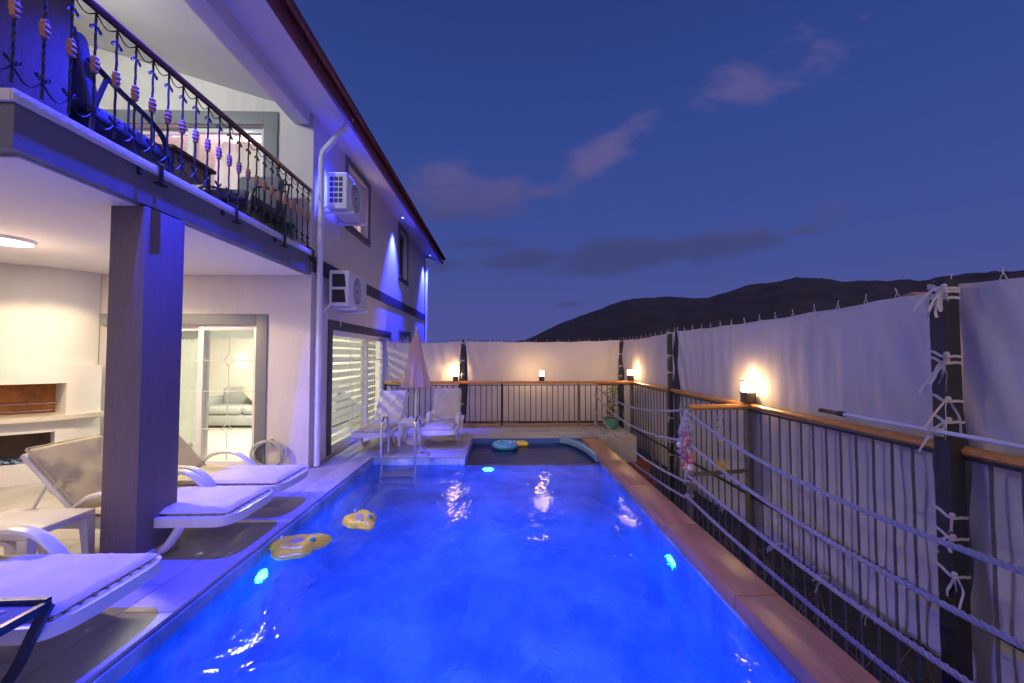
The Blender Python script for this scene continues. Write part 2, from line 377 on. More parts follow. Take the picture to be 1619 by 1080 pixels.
tiles(1.80, 2.56, 7.75, 8.02, .76, .27)
for i in range(6):
    y0 = .4 + i * 1.12
    tile(1.495, y0, 1.80, y0 + 1.12, brownst, 'coping_slab', -.1, 0.0, .0022, .012)
tile(1.495, 7.12, 1.80, 7.735, brownst, 'coping_slab', -.1, 0.0, .0022, .012)

# pool shell
poolt = mat('pool_mosaic', (.58, .74, .82), .35, .06, 2.2, gen=True)
def mosaic(m):
    t = m.node_tree; n = t.nodes; l = t.links; b = n['Principled BSDF']
    geo = n.new('ShaderNodeNewGeometry'); bt = n.new('ShaderNodeTexBrick'); l.new(geo.outputs['Position'], bt.inputs[0])
    bt.offset = 0; bt.inputs['Scale'].default_value = 1; bt.inputs['Brick Width'].default_value = .05; bt.inputs['Row Height'].default_value = .05; bt.inputs['Mortar Size'].default_value = .003
    bt.inputs['Color1'].default_value = (.40, .62, .80, 1); bt.inputs['Color2'].default_value = (.58, .76, .84, 1); bt.inputs['Mortar'].default_value = (.66, .70, .72, 1)
    no = n.new('ShaderNodeTexNoise'); no.inputs['Scale'].default_value = 1.7; no.inputs['Detail'].default_value = 5; no.inputs['Roughness'].default_value = .65; l.new(geo.outputs['Position'], no.inputs[0])
    mr = n.new('ShaderNodeMapRange'); mr.inputs[1].default_value = .38; mr.inputs[2].default_value = .62; l.new(no.outputs[0], mr.inputs[0])
    mx = n.new('ShaderNodeMix'); mx.data_type = 'RGBA'; mx.blend_type = 'MULTIPLY'; mx.inputs[0].default_value = 1
    cr_ = n.new('ShaderNodeMix'); cr_.data_type = 'RGBA'; cr_.inputs[6].default_value = (.30, .38, .52, 1); cr_.inputs[7].default_value = (1, 1, 1, 1); l.new(mr.outputs[0], cr_.inputs[0])  # cloudy tone over the tiles paints in the water's mottled light
    l.new(bt.outputs[0], mx.inputs[6]); l.new(cr_.outputs[2], mx.inputs[7]); l.new(mx.outputs[2], b.inputs['Base Color'])
mosaic(poolt)
pool = MB()
pool.box((-2.0, .4, -1.58), (1.52, 6.3, -1.5))
for a, b in (((-2.0, .4, -1.5), (-1.97, 6.3, -.03)), ((1.49, .4, -1.5), (1.52, 6.2, -.11)), ((-1.97, .4, -1.5), (1.49, .43, -.03)), ((-1.97, 6.27, -1.5), (-.58, 6.3, -.03)),
             ((-.58, 6.2, -1.5), (1.52, 6.3, WZ - .02))):
    pool.box(a, b)
pool = tag(pool.build('pool', poolt, smooth=0), kind='structure')
shade_tile = mat('unlit_bay_mosaic', (.05, .13, .42), .3, .25, 30, gen=True)  # tile colour darkened to carry the shade of the unlit shallow bay
sb_ = MB()
for a, b in (((-.58, 6.3, -.55), (1.52, 7.75, -.48)), ((-.58, 6.3, -.48), (-.55, 7.75, -.03)), ((-.55, 7.72, -.48), (1.49, 7.75, -.03)), ((1.49, 6.2, -.48), (1.52, 7.75, -.11))):
    sb_.box(a, b)
sb_.build('shallow_basin', shade_tile, pool, smooth=0)
# curved rim in the far right corner of the shallow bay
rim_pts = spline([(1.10, 7.70, -.055), (1.24, 7.55, -.055), (1.36, 7.25, -.055), (1.44, 6.85, -.055), (1.475, 6.35, -.055)], 6)
MB().tube(rim_pts, .055, 6, flat=(1.2, .8)).build('curved_rim', mat('pale_blue_rim', (.16, .30, .40), .35, .1, 12), pool)
MB().prism([(1.10, 7.715), (1.24, 7.56), (1.37, 7.25), (1.45, 6.85), (1.488, 6.35), (1.488, 7.715)], -.47, -.06).build('rim_fill', shade_tile, pool, smooth=0)
# steps under the ladder
for i in range(3): MB().box((-1.8, 6.0, -.45 - i * .28), (-1.33, 6.26, -.42 - i * .28), .008).build('ladder_tread', whitepl, pool)
wtr = MB().box((-1.985, .415, -1.51), (1.505, 6.25, WZ)).box((-.565, 6.25, -.49), (1.505, 7.735, WZ))
tag(wtr.build('water', water_mat, smooth=0), kind='structure')

# hills
def ridge(t):
    P = ((-3, .03), (-1, .02), (-.3, .022), (.0, .028), (.06, .042), (.16, .085), (.25, .115), (.32, .137), (.42, .140), (.52, .142), (.63, .167), (.74, .189), (.80, .186), (.88, .179), (1.02, .182), (1.15, .190), (1.29, .205), (1.6, .22), (3, .2))
    for (a, b), (c, d) in zip(P, P[1:]):
        if a <= t <= c:
            s = (t - a) / (c - a); return b + (d - b) * s
    return .03
h = MB(); NU, NV = 240, 40
def hp(a, b):
    t = -1.3 + 3.2 * a; v = b; Y = 750 + 1500 * v
    prof = math.sin(min(1, v / .62) * math.pi / 2) if v < .62 else max(0, 1 - ((v - .62) / .38) ** 1.5)
    rid = ridge(t) * 1680
    n_ = noise.fractal(Vector((t * 9, v * 6, 1)), .9, 2, 6) * .05 + noise.noise(Vector((t * 70, v * 30, 4))) * .006
    z = rid * prof * (1 + n_ * (1 - .8 * math.exp(-((v - .62) / .06) ** 2))) + rid * .005 * noise.noise(Vector((t * 55, 9, 0))) - 4 - 30 * (1 - prof)
    return (t * Y, Y, z)
h.grid(hp, NU, NV)
tag(h.build('hills', hillm, smooth=60), kind='structure')

# ================================================================== VILLA
villa = tag(empty('villa', (-5, 9, 0)), 'two storey white villa with dark bands, porch and balcony beside the pool', 'house')
def vp(mb, name, m, parent=None, smooth=35):
    o = mb.build(name, m, None, smooth); o.parent = parent or villa
    o.matrix_parent_inverse = Matrix.Translation((5, -9, 0))
    return o
def vsub(mb, name, m, parent, smooth=35):
    o = mb.build(name, m, None, smooth); o.parent = parent; return o
WX = -2.66
doorL = (6.35, 9.5, .03, 1.95); w1 = (6.9, 7.95, 3.80, 4.83); w2 = (10.36, 11.2, 3.58, 4.83); w3 = (10.45, 11.5, 1.35, 2.10)
vp(wall(5.65, 13.9, -.02, 4.95, [doorL, w1, w2, w3], lambda u, t, z: (t, u, z), WX, WX - .2), 'side_wall', plaster, smooth=0)
FY = 5.65
doorP = (-5.5, -3.39, .03, 1.97); doorB = (-5.6, -3.34, 3.03, 4.77)
vp(wall(-7.8, WX - .2, -.02, 4.96, [doorP, doorB], lambda u, t, z: (u, t, z), FY, FY + .2), 'front_wall', plaster, smooth=0)
gm = MB(); gp = [(-7.8, 4.96), (WX - .2, 4.96), (WX - .2, 5.01), (-7.8, 6.49)]
gm.add([(x, FY, z) for x, z in gp] + [(x, FY + .2, z) for x, z in gp], [(0, 1, 2, 3), (7, 6, 5, 4), (0, 4, 5, 1), (1, 5, 6, 2), (2, 6, 7, 3), (3, 7, 4, 0)])
vp(gm, 'gable_wall', plaster, smooth=0)
vp(B((-8.0, 2.22, -.02), (-7.8, 13.9, 6.6)), 'far_side_wall', plaster, smooth=0)
vp(B((-7.8, 13.7, -.02), (WX - .2, 13.9, 4.96)), 'rear_wall', plaster, smooth=0)
vp(B((-7.8, FY + .2, 2.55), (WX - .2, 13.7, 3.0)), 'floor_slab', plaster_in, smooth=0)
vp(B((-7.8, 9.75, -.003), (WX - .2, 9.85, 2.55)), 'room_wall', plaster_in, smooth=0)
vp(B((-7.8, FY + .2, -.003), (WX - .2, 9.75, .012)), 'room_floor', mat('room_floor_tile', (.55, .50, .44), .25, .05, 3), smooth=0)
# balcony slab, its ceiling paint and moulding
slab = vp(B((-7.8, 2.22, 2.675), (WX, FY, 2.995)), 'balcony_slab', greyp, smooth=0)
vsub(B((-7.79, 2.30, 2.660), (WX - .06, FY - .005, 2.673)), 'porch_ceiling', ceilm, slab, 0)
vsub(MB().box((WX + .002, 2.196, 2.925), (WX + .02, FY, 2.998), .008), 'moulding', plaster, slab)
vsub(MB().box((-7.8, 2.196, 2.925), (WX + .0015, 2.218, 2.997), .008), 'moulding', plaster, slab)
pil = vp(MB().box((-2.905, 3.03, 0), (-2.648, 3.40, 2.659), .006), 'pillar', comb)
vsub(MB().box((-2.92, 3.015, .002), (-2.63, 3.415, .085), .004), 'skirting', stone, pil)
vp(MB().box((-3.42, 2.42, 3.0), (-3.03, 2.84, 5.06), .006), 'balcony_column', comb)
vp(MB().box((-2.93, 1.75, 4.80), (-2.72, FY, 5.01), .006), 'ceiling_beam', ceilm)
# roof
def sl(x): return 4.80 + .30 * (-2.14 - x)
def roofplate(x0, x1, y0, y1, d0, d1):
    m = MB(); P = [(x, y, sl(x) + d) for d in (d0, d1) for x in (x0, x1) for y in (y0, y1)]
    return m.add(P, [(0, 1, 3, 2), (4, 6, 7, 5), (0, 4, 5, 1), (2, 3, 7, 6), (0, 2, 6, 4), (1, 5, 7, 3)])
roof = vp(roofplate(-2.14, -8.3, 1.55, 14.15, .014, .14), 'roof', roofm, smooth=0)
vsub(roofplate(-2.141, -8.3, 1.56, 14.14, 0, .012), 'soffit', ceilm, roof, 0)
vsub(MB().box((-2.138, 1.54, 4.74), (-2.085, 14.17, 4.95), .008), 'fascia_board', redfascia, roof)
vsub(MB().tube([(-2.045, 1.54, 4.93), (-2.045, 14.17, 4.93)], .045, 8), 'gutter', redfascia, roof)
for i in range(42):
    y = 1.7 + i * .3
    if i % 1 == 0:
        t_ = MB().tube([(-2.07, y, sl(-2.07) + .155), (-3.4, y, sl(-3.4) + .155)], .06, 6)
        vsub(t_, 'roof_tile', roofm, roof)
# dark bands
vp(B((WX + .001, 5.66, 2.72), (WX + .016, 6.30, 2.94)), 'band', bandm, smooth=0)
vp(B((WX + .001, 6.30, 2.73), (WX + .016, 13.9, 2.94)), 'band', bandm, smooth=0)
def surround(kind, h_, m, wd, proud=.02, sill=True, depth=.1):
    a, b, c, d = h_; mb = MB()
    def bx(u0, u1, z0, z1):
        if kind == 'L': mb.box((WX + .001, u0, z0), (WX + proud, u1, z1), .004)
        else: mb.box((u0, FY - .001, z0), (u1, FY - proud, z1), .004)
    bx(a - wd, a, c - (wd if sill else 0), d + wd); bx(b, b + wd, c - (wd if sill else 0), d + wd); bx(a, b, d, d + wd)
    if sill: bx(a, b, c - wd, c)
    return mb
def frame(kind, a, b, c, d, t, off, dep=.06):
    mb = MB()
    def bx(u0, u1, z0, z1):
        if kind == 'L': mb.box((WX - off, u0, z0), (WX - off - dep, u1, z1), .004)
        else: mb.box((u0, FY + off, z0), (u1, FY + off + dep, z1), .004)
    bx(a, a + t, c, d); bx(b - t, b, c, d); bx(a + t, b - t, c, c + t); bx(a + t, b - t, d - t, d); return mb
def pane(kind, a, b, c, d, off):
    return B((WX - off, a, c), (WX - off - .006, b, d)) if kind == 'L' else B((a, FY + off, c), (b, FY + off + .006, d))
def grille(kind, a, b, c, d, off):
    """white bent-iron grille: a middle bar with two diamonds and cross bars"""
    mb = MB(); u = (a + b) / 2; r = .006
    P = (lambda u, z: (WX - off, u, z)) if kind == 'L' else (lambda u, z: (u, FY + off, z))
    H = d - c; z1, z2, z3 = c + H * .24, c + H * .53, c + H * .77; q = .085
    for za, zb in ((c, z1 - q), (z1 + q, z3 - q), (z3 + q, d)): mb.tube([P(u, za), P(u, zb)], r, 6)
    for z in (z1, z3):
        mb.tube([P(u, z - q), P(u + q * .75, z), P(u, z + q), P(u - q * .75, z)], r, 6, closed=True)
        mb.tube([P(a, z), P(u - q * .75, z)], r, 6); mb.tube([P(u + q * .75, z), P(b, z)], r, 6)
    mb.tube([P(a, z2), P(b, z2)], r, 6)
    for s in (-1, 1): mb.tube([P(u, z2 - .05), P(u + s * .03, z2), P(u, z2 + .05)], r, 6)
    return mb
# garden sliding door
s = vp(surround('L', doorL, bandm, .15, sill=False), 'sliding_door', bandm)
mid = 8.2
for (a, b, off) in ((doorL[0], mid + .04, .05), (mid - .04, doorL[1], .115)):
    f = vsub(frame('L', a, b, doorL[2], doorL[3], .085, off), 'sash', upvc, s)
    vsub(pane('L', a + .085, b - .085, doorL[2] + .085, doorL[3] - .085, off + .03), 'pane', glass, s, 0)
    vsub(grille('L', a + .09, b - .09, doorL[2] + .09, doorL[3] - .09, off + .012), 'grille', upvc, s)
# porch sliding door
s = vp(surround('P', doorP, framegrey, .15, sill=False), 'sliding_door', framegrey)
for (a, b, off) in ((doorP[0], -4.14, .115), (-4.22, doorP[1], .05)):
    vsub(frame('P', a, b, doorP[2], doorP[3], .075, off), 'sash', upvc, s)
    vsub(pane('P', a + .075, b - .075, doorP[2] + .075, doorP[3] - .075, off + .03), 'pane', glass, s, 0)
    vsub(grille('P', a + .08, b - .08, doorP[2] + .08, doorP[3] - .08, off + .012), 'grille', upvc, s)
# balcony door
s = vp(surround('P', doorB, framegrey, .19, sill=False, proud=.03), 'balcony_door', framegrey)
for (a, b, off) in ((doorB[0], -4.36, .115), (-4.44, doorB[1], .05)):
    vsub(frame('P', a, b, doorB[2], doorB[3], .08, off), 'sash', upvc, s)
    vsub(pane('P', a + .08, b - .08, doorB[2] + .08, doorB[3] - .08, off + .03), 'pane', glass, s, 0)
# windows on the pool side
for h_, lit in ((w1, 1), (w2, 0), (w3, 2)):
    s = vp(surround('L', h_, greyp, .11), 'window', greyp)
    vsub(frame('L', *h_, .06, .10), 'frame', upvc if lit else greyp, s)
    vsub(frame('L', (h_[0] + h_[1]) / 2 - .03, h_[1] - .06, h_[2] + .06, h_[3] - .06, .045, .092, .05), 'sash', upvc if lit else greyp, s)
    vsub(pane('L', h_[0] + .06, h_[1] - .06, h_[2] + .06, h_[3] - .06, .125), 'pane', glass if lit else darkglass, s, 0)
    vsub(MB().box((WX - .1, h_[0] - .1, h_[2] - .03), (WX + .045, h_[1] + .1, h_[2] - .001), .004), 'sill', greyp, s)
    if lit == 2:
        for i in range(9): vsub(MB().box((WX - .19, h_[0], h_[2] + .06 + i * .08), (WX - .165, h_[1], h_[2] + .115 + i * .08)), 'slat', upvc, s)
# blue soffit spots
BLUE = (.022, .03, 1.0)
spot_e = emitm('blue_led', (.18, .28, 1.0), 9)
for i, y in enumerate((3.12, 6.0, 9.75, 13.45)):
    s = vp(MB().lathe([(.045, .008), (.045, -.006), (.034, -.006), (.034, .006)], (-2.42, y, sl(-2.42)), 16), 'soffit_spot', upvc)
    vsub(MB().lathe([(.031, .0), (.031, -.004)], (-2.42, y, sl(-2.42)), 16), 'lens', spot_e, s)
    light('SPOT', 'soffit_light', (-2.42, y, sl(-2.42) - .02), 2300 if i == 0 else 3200, BLUE, spot_size=R(92 if i == 0 else 50 if i == 1 else 64), spot_blend=1 if i == 0 else .8, shadow_soft_size=.03, rot=(0, R(-10 if i == 0 else 0), 0))
# ceiling lamp of the porch
cl_ = tag(empty('ceiling_lamp', (-4.74, 3.92, 2.66)), 'round flush white LED lamp glowing on the porch ceiling', 'ceiling lamp')
MB().lathe([(.205, 0), (.205, -.028), (.19, -.034), (.185, -.03), (.185, -.01)], (0, 0, 0), 40).build('rim', upvc, cl_)
MB().lathe([(.183, -.012), (.183, -.031), (.1, -.034)], (0, 0, 0), 40).build('diffuser', emitm('lamp_diffuser', (.80, .95, 1.0), 30), cl_)
light('AREA', 'lamp_light', (0, 0, -.04), 22, (1.0, .74, .46), cl_, shape='DISK', size=.36)
light('SPOT', 'lamp_side_light', (0, 0, -.05), 230, (1.0, .72, .42), cl_, shadow_soft_size=.12, spot_size=R(157), spot_blend=.12)
light('POINT', 'lamp_halo_light', (0, 0, -.5), 10, (1.0, .68, .48), cl_, shadow_soft_size=.15)
bl_ = tag(empty('balcony_lamp', (-4.5, 3.3, sl(-4.5))), 'lit round lamp under the sloping balcony ceiling', 'ceiling lamp')
MB().lathe([(.16, 0), (.16, -.04), (.12, -.06)], (0, 0, 0), 24).build('diffuser', emitm('balcony_diffuser', (1, .95, .85), 20), bl_)
light('POINT', 'balcony_light', (0, 0, -.16), 120, (.92, 1.0, .98), bl_, shadow_soft_size=.12)

# living room behind the doors
rl = tag(empty('room_lamp', (-4.7, 7.7, 2.545)), 'flat ceiling lamp inside the living room behind the glass doors', 'ceiling lamp')
MB().lathe([(.25, 0), (.25, -.04), (.2, -.05)], (0, 0, 0), 24).build('diffuser', emitm('room_diffuser', (1, .92, .76), 14), rl)
light('AREA', 'room_light', (0, 0, -.07), 160, (1, .92, .74), rl, shape='DISK', size=.45)
up = light('POINT', 'upstairs_light', (-4.6, 8.2, 4.6), 120, (1, .88, .68), shadow_soft_size=.15)
up2 = light('POINT', 'upstairs_mood_light', (-5.2, 6.5, 4.55), 60, (.95, .2, .95), shadow_soft_size=.1)
sofa = tag(empty('living_room_sofa', (-5.1, 9.2, 0)), 'low grey sofa inside the living room seen through the porch door', 'sofa')
sf = mat('pale_sofa_fabric', (.36, .36, .36), .9, .08, 10, .2, 100)
MB().box((-1.3, -.45, .06), (1.3, .48, .30), .04).build('base', sf, sofa)
for x in (-.86, 0, .86): MB().box((x - .42, -.48, .30), (x + .42, .2, .46), .05).build('seat_cushion', sf, sofa)
MB().box((-1.3, .22, .30), (1.3, .5, .82), .06).build('backrest', sf, sofa)
for x in (-1.42, 1.42): MB().box((x - .12, -.46, .05), (x + .12, .48, .62), .05).build('armrest', sf, sofa)
cq = tag(MB().box((-.24, -.07, -.24), (.24, .07, .24), .06).build('throw_cushion', mat('cream_cushion', (.50, .42, .32), .9, .1, 10, .2, 60)), 'cream square cushion standing on its corner on the living room sofa', 'cushion')
cq.location = (-5.45, 9.18, .76); cq.rotation_euler = (R(-18), R(45), 0)
sc_ = tag(empty('wall_sconce', (-6.2, 9.745, 1.42)), 'small lit up and down wall lamp inside the living room', 'wall lamp')
MB().box((-.07, -.07, -.035), (.07, 0, .035), .01).build('body', upvc, sc_)
MB().box((-.06, -.06, .036), (.06, -.005, .045)).build('lens', emitm('sconce_glow', (1, .75, .42), 30), sc_); MB().box((-.06, -.06, -.045), (.06, -.005, -.036)).build('lens', emitm('sconce_glow2', (1, .75, .42), 30), sc_)
def curtain(x0, x1, z0, z1, y, k, amp=.03):
    return MB().sheet(lambda a, b: (x0 + (x1 - x0) * a, y + amp * math.sin(a * k), z0 + (z1 - z0) * b), int(k * 3), 6, (0, .004, 0))
tag(curtain(-5.2, -4.32, .03, 1.95, 6.08, 30).build('lace_curtain', curtm), 'pale lace curtain hanging behind the left pane of the porch door', 'curtain')
va = tag(MB().sheet(lambda a, b: (-5.4 + 2.0 * a, 6.06, 1.95 - b * (.13 + .035 * abs(math.sin(a * 22)))), 66, 4, (0, .005, 0)).build('scalloped_valance', curtm), 'scalloped cream valance across the top of the porch door', 'valance')
tag(curtain(-4.28, -3.36, 3.03, 4.72, 6.02, 26).build('balcony_curtain', curtm), 'pale curtain drawn behind the right pane of the balcony door', 'curtain')
tag(curtain(-5.55, -4.9, 3.03, 4.72, 6.04, 22).build('balcony_curtain', mat('pink_glow_curtain', (.7, .45, .62), .9, .05, 10)), 'curtain tinted with pink room light behind the left pane of the balcony door', 'curtain')  # pink cloth colour stands in for the room's magenta light
cwin = MB().sheet(lambda a, b: (WX - .35 + .02 * math.sin(a * 30), w1[0] - .1 + .62 * a, 3.6 + 1.3 * b), 40, 4, (.004, 0, 0))
tag(cwin.build('bedroom_curtain', mat('cream_curtain', (.7, .62, .48), .9, .05, 10)), 'cream curtain in the lit upstairs window behind the upper air conditioner', 'curtain')
zb = tag(empty('zebra_blind', (WX - .27, 7.9, 0)), 'striped white roller blind behind the garden sliding door', 'blind')
for i in range(14):
    z = .06 + i * .137
    MB().sheet(lambda a, b: (.006 * math.sin(a * 9 + i), -1.5 + 3.0 * a, z + .096 * b), 12, 2, (-.004, 0, 0)).build('slat', blindm, zb)


# drain pipes
def pipe(name, label, pts, r=.042):
    e = tag(empty(name, pts[-1]), label, 'drain pipe'); o = Vector(pts[-1])
    MB().tube([Vector(p) - o for p in pts], r, 10).build('tube', upvc, e); return e
e = pipe('drain_pipe', 'white drain pipe running down the near corner of the villa', [(-2.1, 5.55, 4.84), (-2.2, 5.6, 4.74), (-2.56, 5.73, 4.45), (-2.585, 5.74, 4.35), (-2.585, 5.74, .02)])
for z in (.9, 1.6, 2.55, 3.4): MB().lathe([(.05, -.012), (.05, .012)], (0, 0, z), 12).build('clamp', upvc, e)
e = pipe('drain_pipe', 'white drain pipe at the far end of the villa wall', [(-2.1, 13.85, 4.84), (-2.2, 13.8, 4.74), (-2.56, 13.72, 4.45), (-2.585, 13.7, 4.35), (-2.585, 13.7, .02)])

# air conditioners
def ac(loc, label, style):
    e = tag(empty('air_conditioner', loc), label, 'air conditioner', 'outdoor units on the villa wall')
    W, H, D = .80, .54, .29
    MB().box((.10, 0, 0), (.10 + D, W, H), .02).build('casing', acwhite, e)
    # side grille faces the camera (-Y end)
    if style:
        for i in range(5):
            for j in range(3): MB().box((.145 + j * .066, -.006, .09 + i * .08), (.145 + j * .066 + .05, -.001, .09 + i * .08 + .058)).build('side_vent', acdark, e)
    else:
        for z0 in (.06, .29): MB().prism([(.15, z0), (.35, z0), (.33, z0 + .19), (.15, z0 + .19)], .001, .007, Matrix(((1, 0, 0, 0), (0, 0, -1, 0), (0, 1, 0, 0), (0, 0, 0, 1)))).build('side_vent', acdark, e)
    fx = .10 + D
    fan = MB()
    for r_ in (.05, .09, .13, .17, .205): fan.tube(arc((fx + .006, .34, .27), r_, 0, 360, 36, 'yz')[:-1], .004, 5, closed=True)
    for k_ in range(12):
        a = R(k_ * 30); fan.tube([(fx + .008, .34 + .04 * math.cos(a), .27 + .04 * math.sin(a)), (fx + .008, .34 + .21 * math.cos(a), .27 + .21 * math.sin(a))], .003, 4)
    fan.build('fan_guard', acwhite, e)
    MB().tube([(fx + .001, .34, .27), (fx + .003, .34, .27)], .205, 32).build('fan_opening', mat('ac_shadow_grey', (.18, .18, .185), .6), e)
    MB().tube(arc((fx + .004, .34, .27), .215, 0, 360, 40, 'yz')[:-1], .012, 6, closed=True).build('fan_ring', acwhite, e)
    for y in (.12, .66):
        MB().box((-.0, y - .02, -.035), (.46, y + .02, -.002), .003).build('bracket', upvc, e)
        MB().box((.002, y - .02, -.25), (.022, y + .02, -.035)).build('bracket', upvc, e)
    MB().tube(spline([(.2, .02, .05), (.14, -.07, .0), (.05, -.10, -.12), (.02, -.09, -.3)], 6), .014, 8).build('hose', upvc, e)
    return e
ac((WX, 5.86, 3.68), 'upper air conditioner hung on the villa wall beside the upstairs window', 1)
ac((WX, 5.98, 2.27), 'lower air conditioner with two big side vents above the garden door', 0)

# ================================================================== BARBECUE FIREPLACE in the porch corner
bb = tag(empty('barbecue_fireplace', (0, 0, 0)), 'curved white plastered barbecue fireplace in the porch corner', 'fireplace')
fire_p = mat('fireplace_plaster', (.66, .65, .61), .8, .04, 2, .2, 50, gen=True)
def bez(t):
    p0, p1, p2, p3 = Vector((-5.50, 5.64)), Vector((-5.52, 5.15)), Vector((-6.0, 4.85)), Vector((-7.2, 4.62))
    return p0 * (1 - t) ** 3 + p1 * 3 * t * (1 - t) ** 2 + p2 * 3 * t * t * (1 - t) + p3 * t ** 3
def off(t, d):
    q = bez(t); a = bez(min(1, t + .01)); b = bez(max(0, t - .01)); tn = (a - b).normalized(); nr = Vector((-tn.y, tn.x))
    return q + nr * d
def curved(t0, t1, z0, z1, dout, din, n=14):
    m = MB(); vs = []
    for i in range(n + 1):
        t = t0 + (t1 - t0) * i / n
        a, b = off(t, dout), off(t, din)
        vs += [(a.x, a.y, z0), (a.x, a.y, z1), (b.x, b.y, z1), (b.x, b.y, z0)]
    fs = []
    for i in range(n):
        for j in range(4): fs.append((i * 4 + j, i * 4 + (j + 1) % 4, i * 4 + 4 + (j + 1) % 4, i * 4 + 4 + j))
    fs += [(0, 1, 2, 3), tuple(n * 4 + j for j in (3, 2, 1, 0))]
    return m.add(vs, fs)
T1 = .235; T2 = .29
curved(0, 1, 1.42, 2.658, 0, -.12, 24).build('chimney_breast', fire_p, bb)
curved(0, T1, .80, 1.4195, .05, -.12).build('hood', fire_p, bb)
curved(T1, 1, 1.20, 1.4195, .05, -.12).build('hood', fire_p, bb)
curved(0, 1, .745, .80, .14, -.4, 24).build('shelf', mat('shelf_stone', (.60, .56, .46), .4, .06, 5, .1, 30), bb)
curved(0, T2, .0, .744, .05, -.12).build('base_wall', fire_p, bb)
curved(T2, 1, .60, .744, .05, -.12).build('base_wall', fire_p, bb)
curved(T2, 1, .0, .24, .10, -.5).build('bench', fire_p, bb)
soot_glow = mat('soot_glow_lining', (.50, .19, .05), .7, .3, 5, .3, 30, gen=True, dirt=(2, (.05, .025, .014), .9))  # orange base paints in the niche's warm glow, sooty blotches are dirt
curved(T1 - .10, 1, .80, 1.25, -.42, -.46).build('fire_lining', soot_glow, bb)
curved(T1 - .09, 1, 1.235, 1.25, -.118, -.42).build('fire_lining', soot_glow, bb)
curved(T2 - .09, 1, .0, .66, -.42, -.46).build('log_lining', mat('brown_lining', (.12, .075, .045), .8, .3, 6, .3, 30, gen=True), bb)
curved(T1 - .03, T1, .80, 1.235, -.12, -.415, 2).build('jamb', fire_p, bb)
curved(T2 - .03, T2, .24, .66, -.12, -.415, 2).build('jamb', fire_p, bb)
for k_, z in ((0, .86), (1, .95)):
    pts = [(*off(T1 + .02 + (1 - T1) * i / 14, -.10), z + .004 * (i % 2)) for i in range(15)]
    MB().tube(pts, .007, 6).build('grill_rack', chrome, bb)
for i in range(16):
    t = T1 + .03 + (1 - T1) * i / 16; p, q = off(min(1, t), -.10), off(min(1, t), -.40)
    MB().tube([(p.x, p.y, .955), (q.x, q.y, .955)], .004, 5).build('grill_bar', chrome, bb)
def towel(name, label, t0, t1, m):
    o = MB().sheet(lambda a, b: (*off(t0 + (t1 - t0) * a, .02 - .34 * b), .262 + .03 * noise.noise(Vector((a * 7, b * 5, t0 * 9))) + .018 * noise.noise(Vector((a * 19, b * 13, 2)))), 22, 14, (0, 0, -.02)).build(name, m)
    return tag(o, label, 'towel')
towel('striped_towel', 'blue and black patterned towel on the bench under the barbecue', .45, .75, mat('blue_towel', (.22, .36, .55), .95, .1, 14, .5, 120, col2=(.012, .014, .02), contrast=(.50, .54), stretch=(1, 3, 1)))
towel('pink_towel', 'pink and purple towel on the bench under the barbecue', .365, .445, mat('pink_towel', (.50, .22, .48), .95, .1, 12, .5, 120, col2=(.06, .02, .06), contrast=(.56, .6)))
# socket on the door surround
tag(MB().box((-5.54, 5.618, .98), (-5.47, 5.628, 1.09), .003).build('wall_socket', upvc), 'small white socket on the grey door surround beside the barbecue', 'socket')

# ================================================================== BALCONY RAILING
rail = tag(empty('balcony_railing', (0, 0, 0)), 'black wrought iron balcony railing with copper knuckles and red wooden handrail', 'railing')
RX = -2.70; RZ0, RZ1 = 3.05, 3.86
def scroll(P, u, z, s, v, r0=.032):
    """small C scroll starting at (u,z)"""
    return [P(u + s * (.012 + .02 * t + r0 * .6 * math.sin(t * 4.2)), z + v * (.012 + .055 * t - .030 * (1 - math.cos(t * 4.4)))) for t in [i / 12 for i in range(13)]]
def baluster(P, u, long):
    def ubox(z0, z1, r, m, nm, par): return MB().tube([P(u, z0), P(u, z1)], r, 8).build(nm, m, par)
    b = MB()
    zs = [RZ0 + (RZ1 - .02 - RZ0) * i / 40 for i in range(41)]
    b.tube([P(u, z) for z in zs], .0085, 6, twist=.35, lobes=(1, .82))
    o = b.build('baluster', iron, rail)
    kn = MB(); c = P(u, 3.47)
    kn.lathe([(.009, -.058), (.019, -.048), (.016, -.034), (.023, -.016), (.018, .0), (.023, .016), (.016, .034), (.019, .048), (.009, .058)], c, 10, wob=lambda i, j: .18 * (j % 2))
    kn.build('knuckle', copper, o)
    sc = MB(); s2 = MB()
    for s in (-1, 1):
        sc.tube(scroll(P, u, RZ1 - .15, s, 1), .0045, 5)
        sc.tube([P(u + s * t, RZ1 - .035 - .055 * math.sin(t / .0725 * math.pi / 2)) for t in [.0725 * i / 6 for i in range(7)]], .004, 5)
        s2.tube(scroll(P, u, RZ0 + .13, s, -1), .0045, 5)
        s2.tube([P(u + s * t, RZ0 + .03 + .07 * (1 - math.sin(t / .0725 * math.pi / 2))) for t in [.0725 * i / 6 for i in range(7)]], .0045, 5)
    sc.build('scroll', iron, o); s2.build('scroll', iron, o)
    if long:
        MB().tube([P(u, RZ0 + .02), P(u, 2.87)], .016, 4).build('bracket', iron, o)
Pside = lambda u, z: (RX + (0.055 if z < 3.0 else 0), u, z)
Pfront = lambda u, z: (u, 2.235, z)
for i in range(24):
    baluster(Pside, 2.235 + .1465 * i, i % 6 == 5 or i == 23)
    
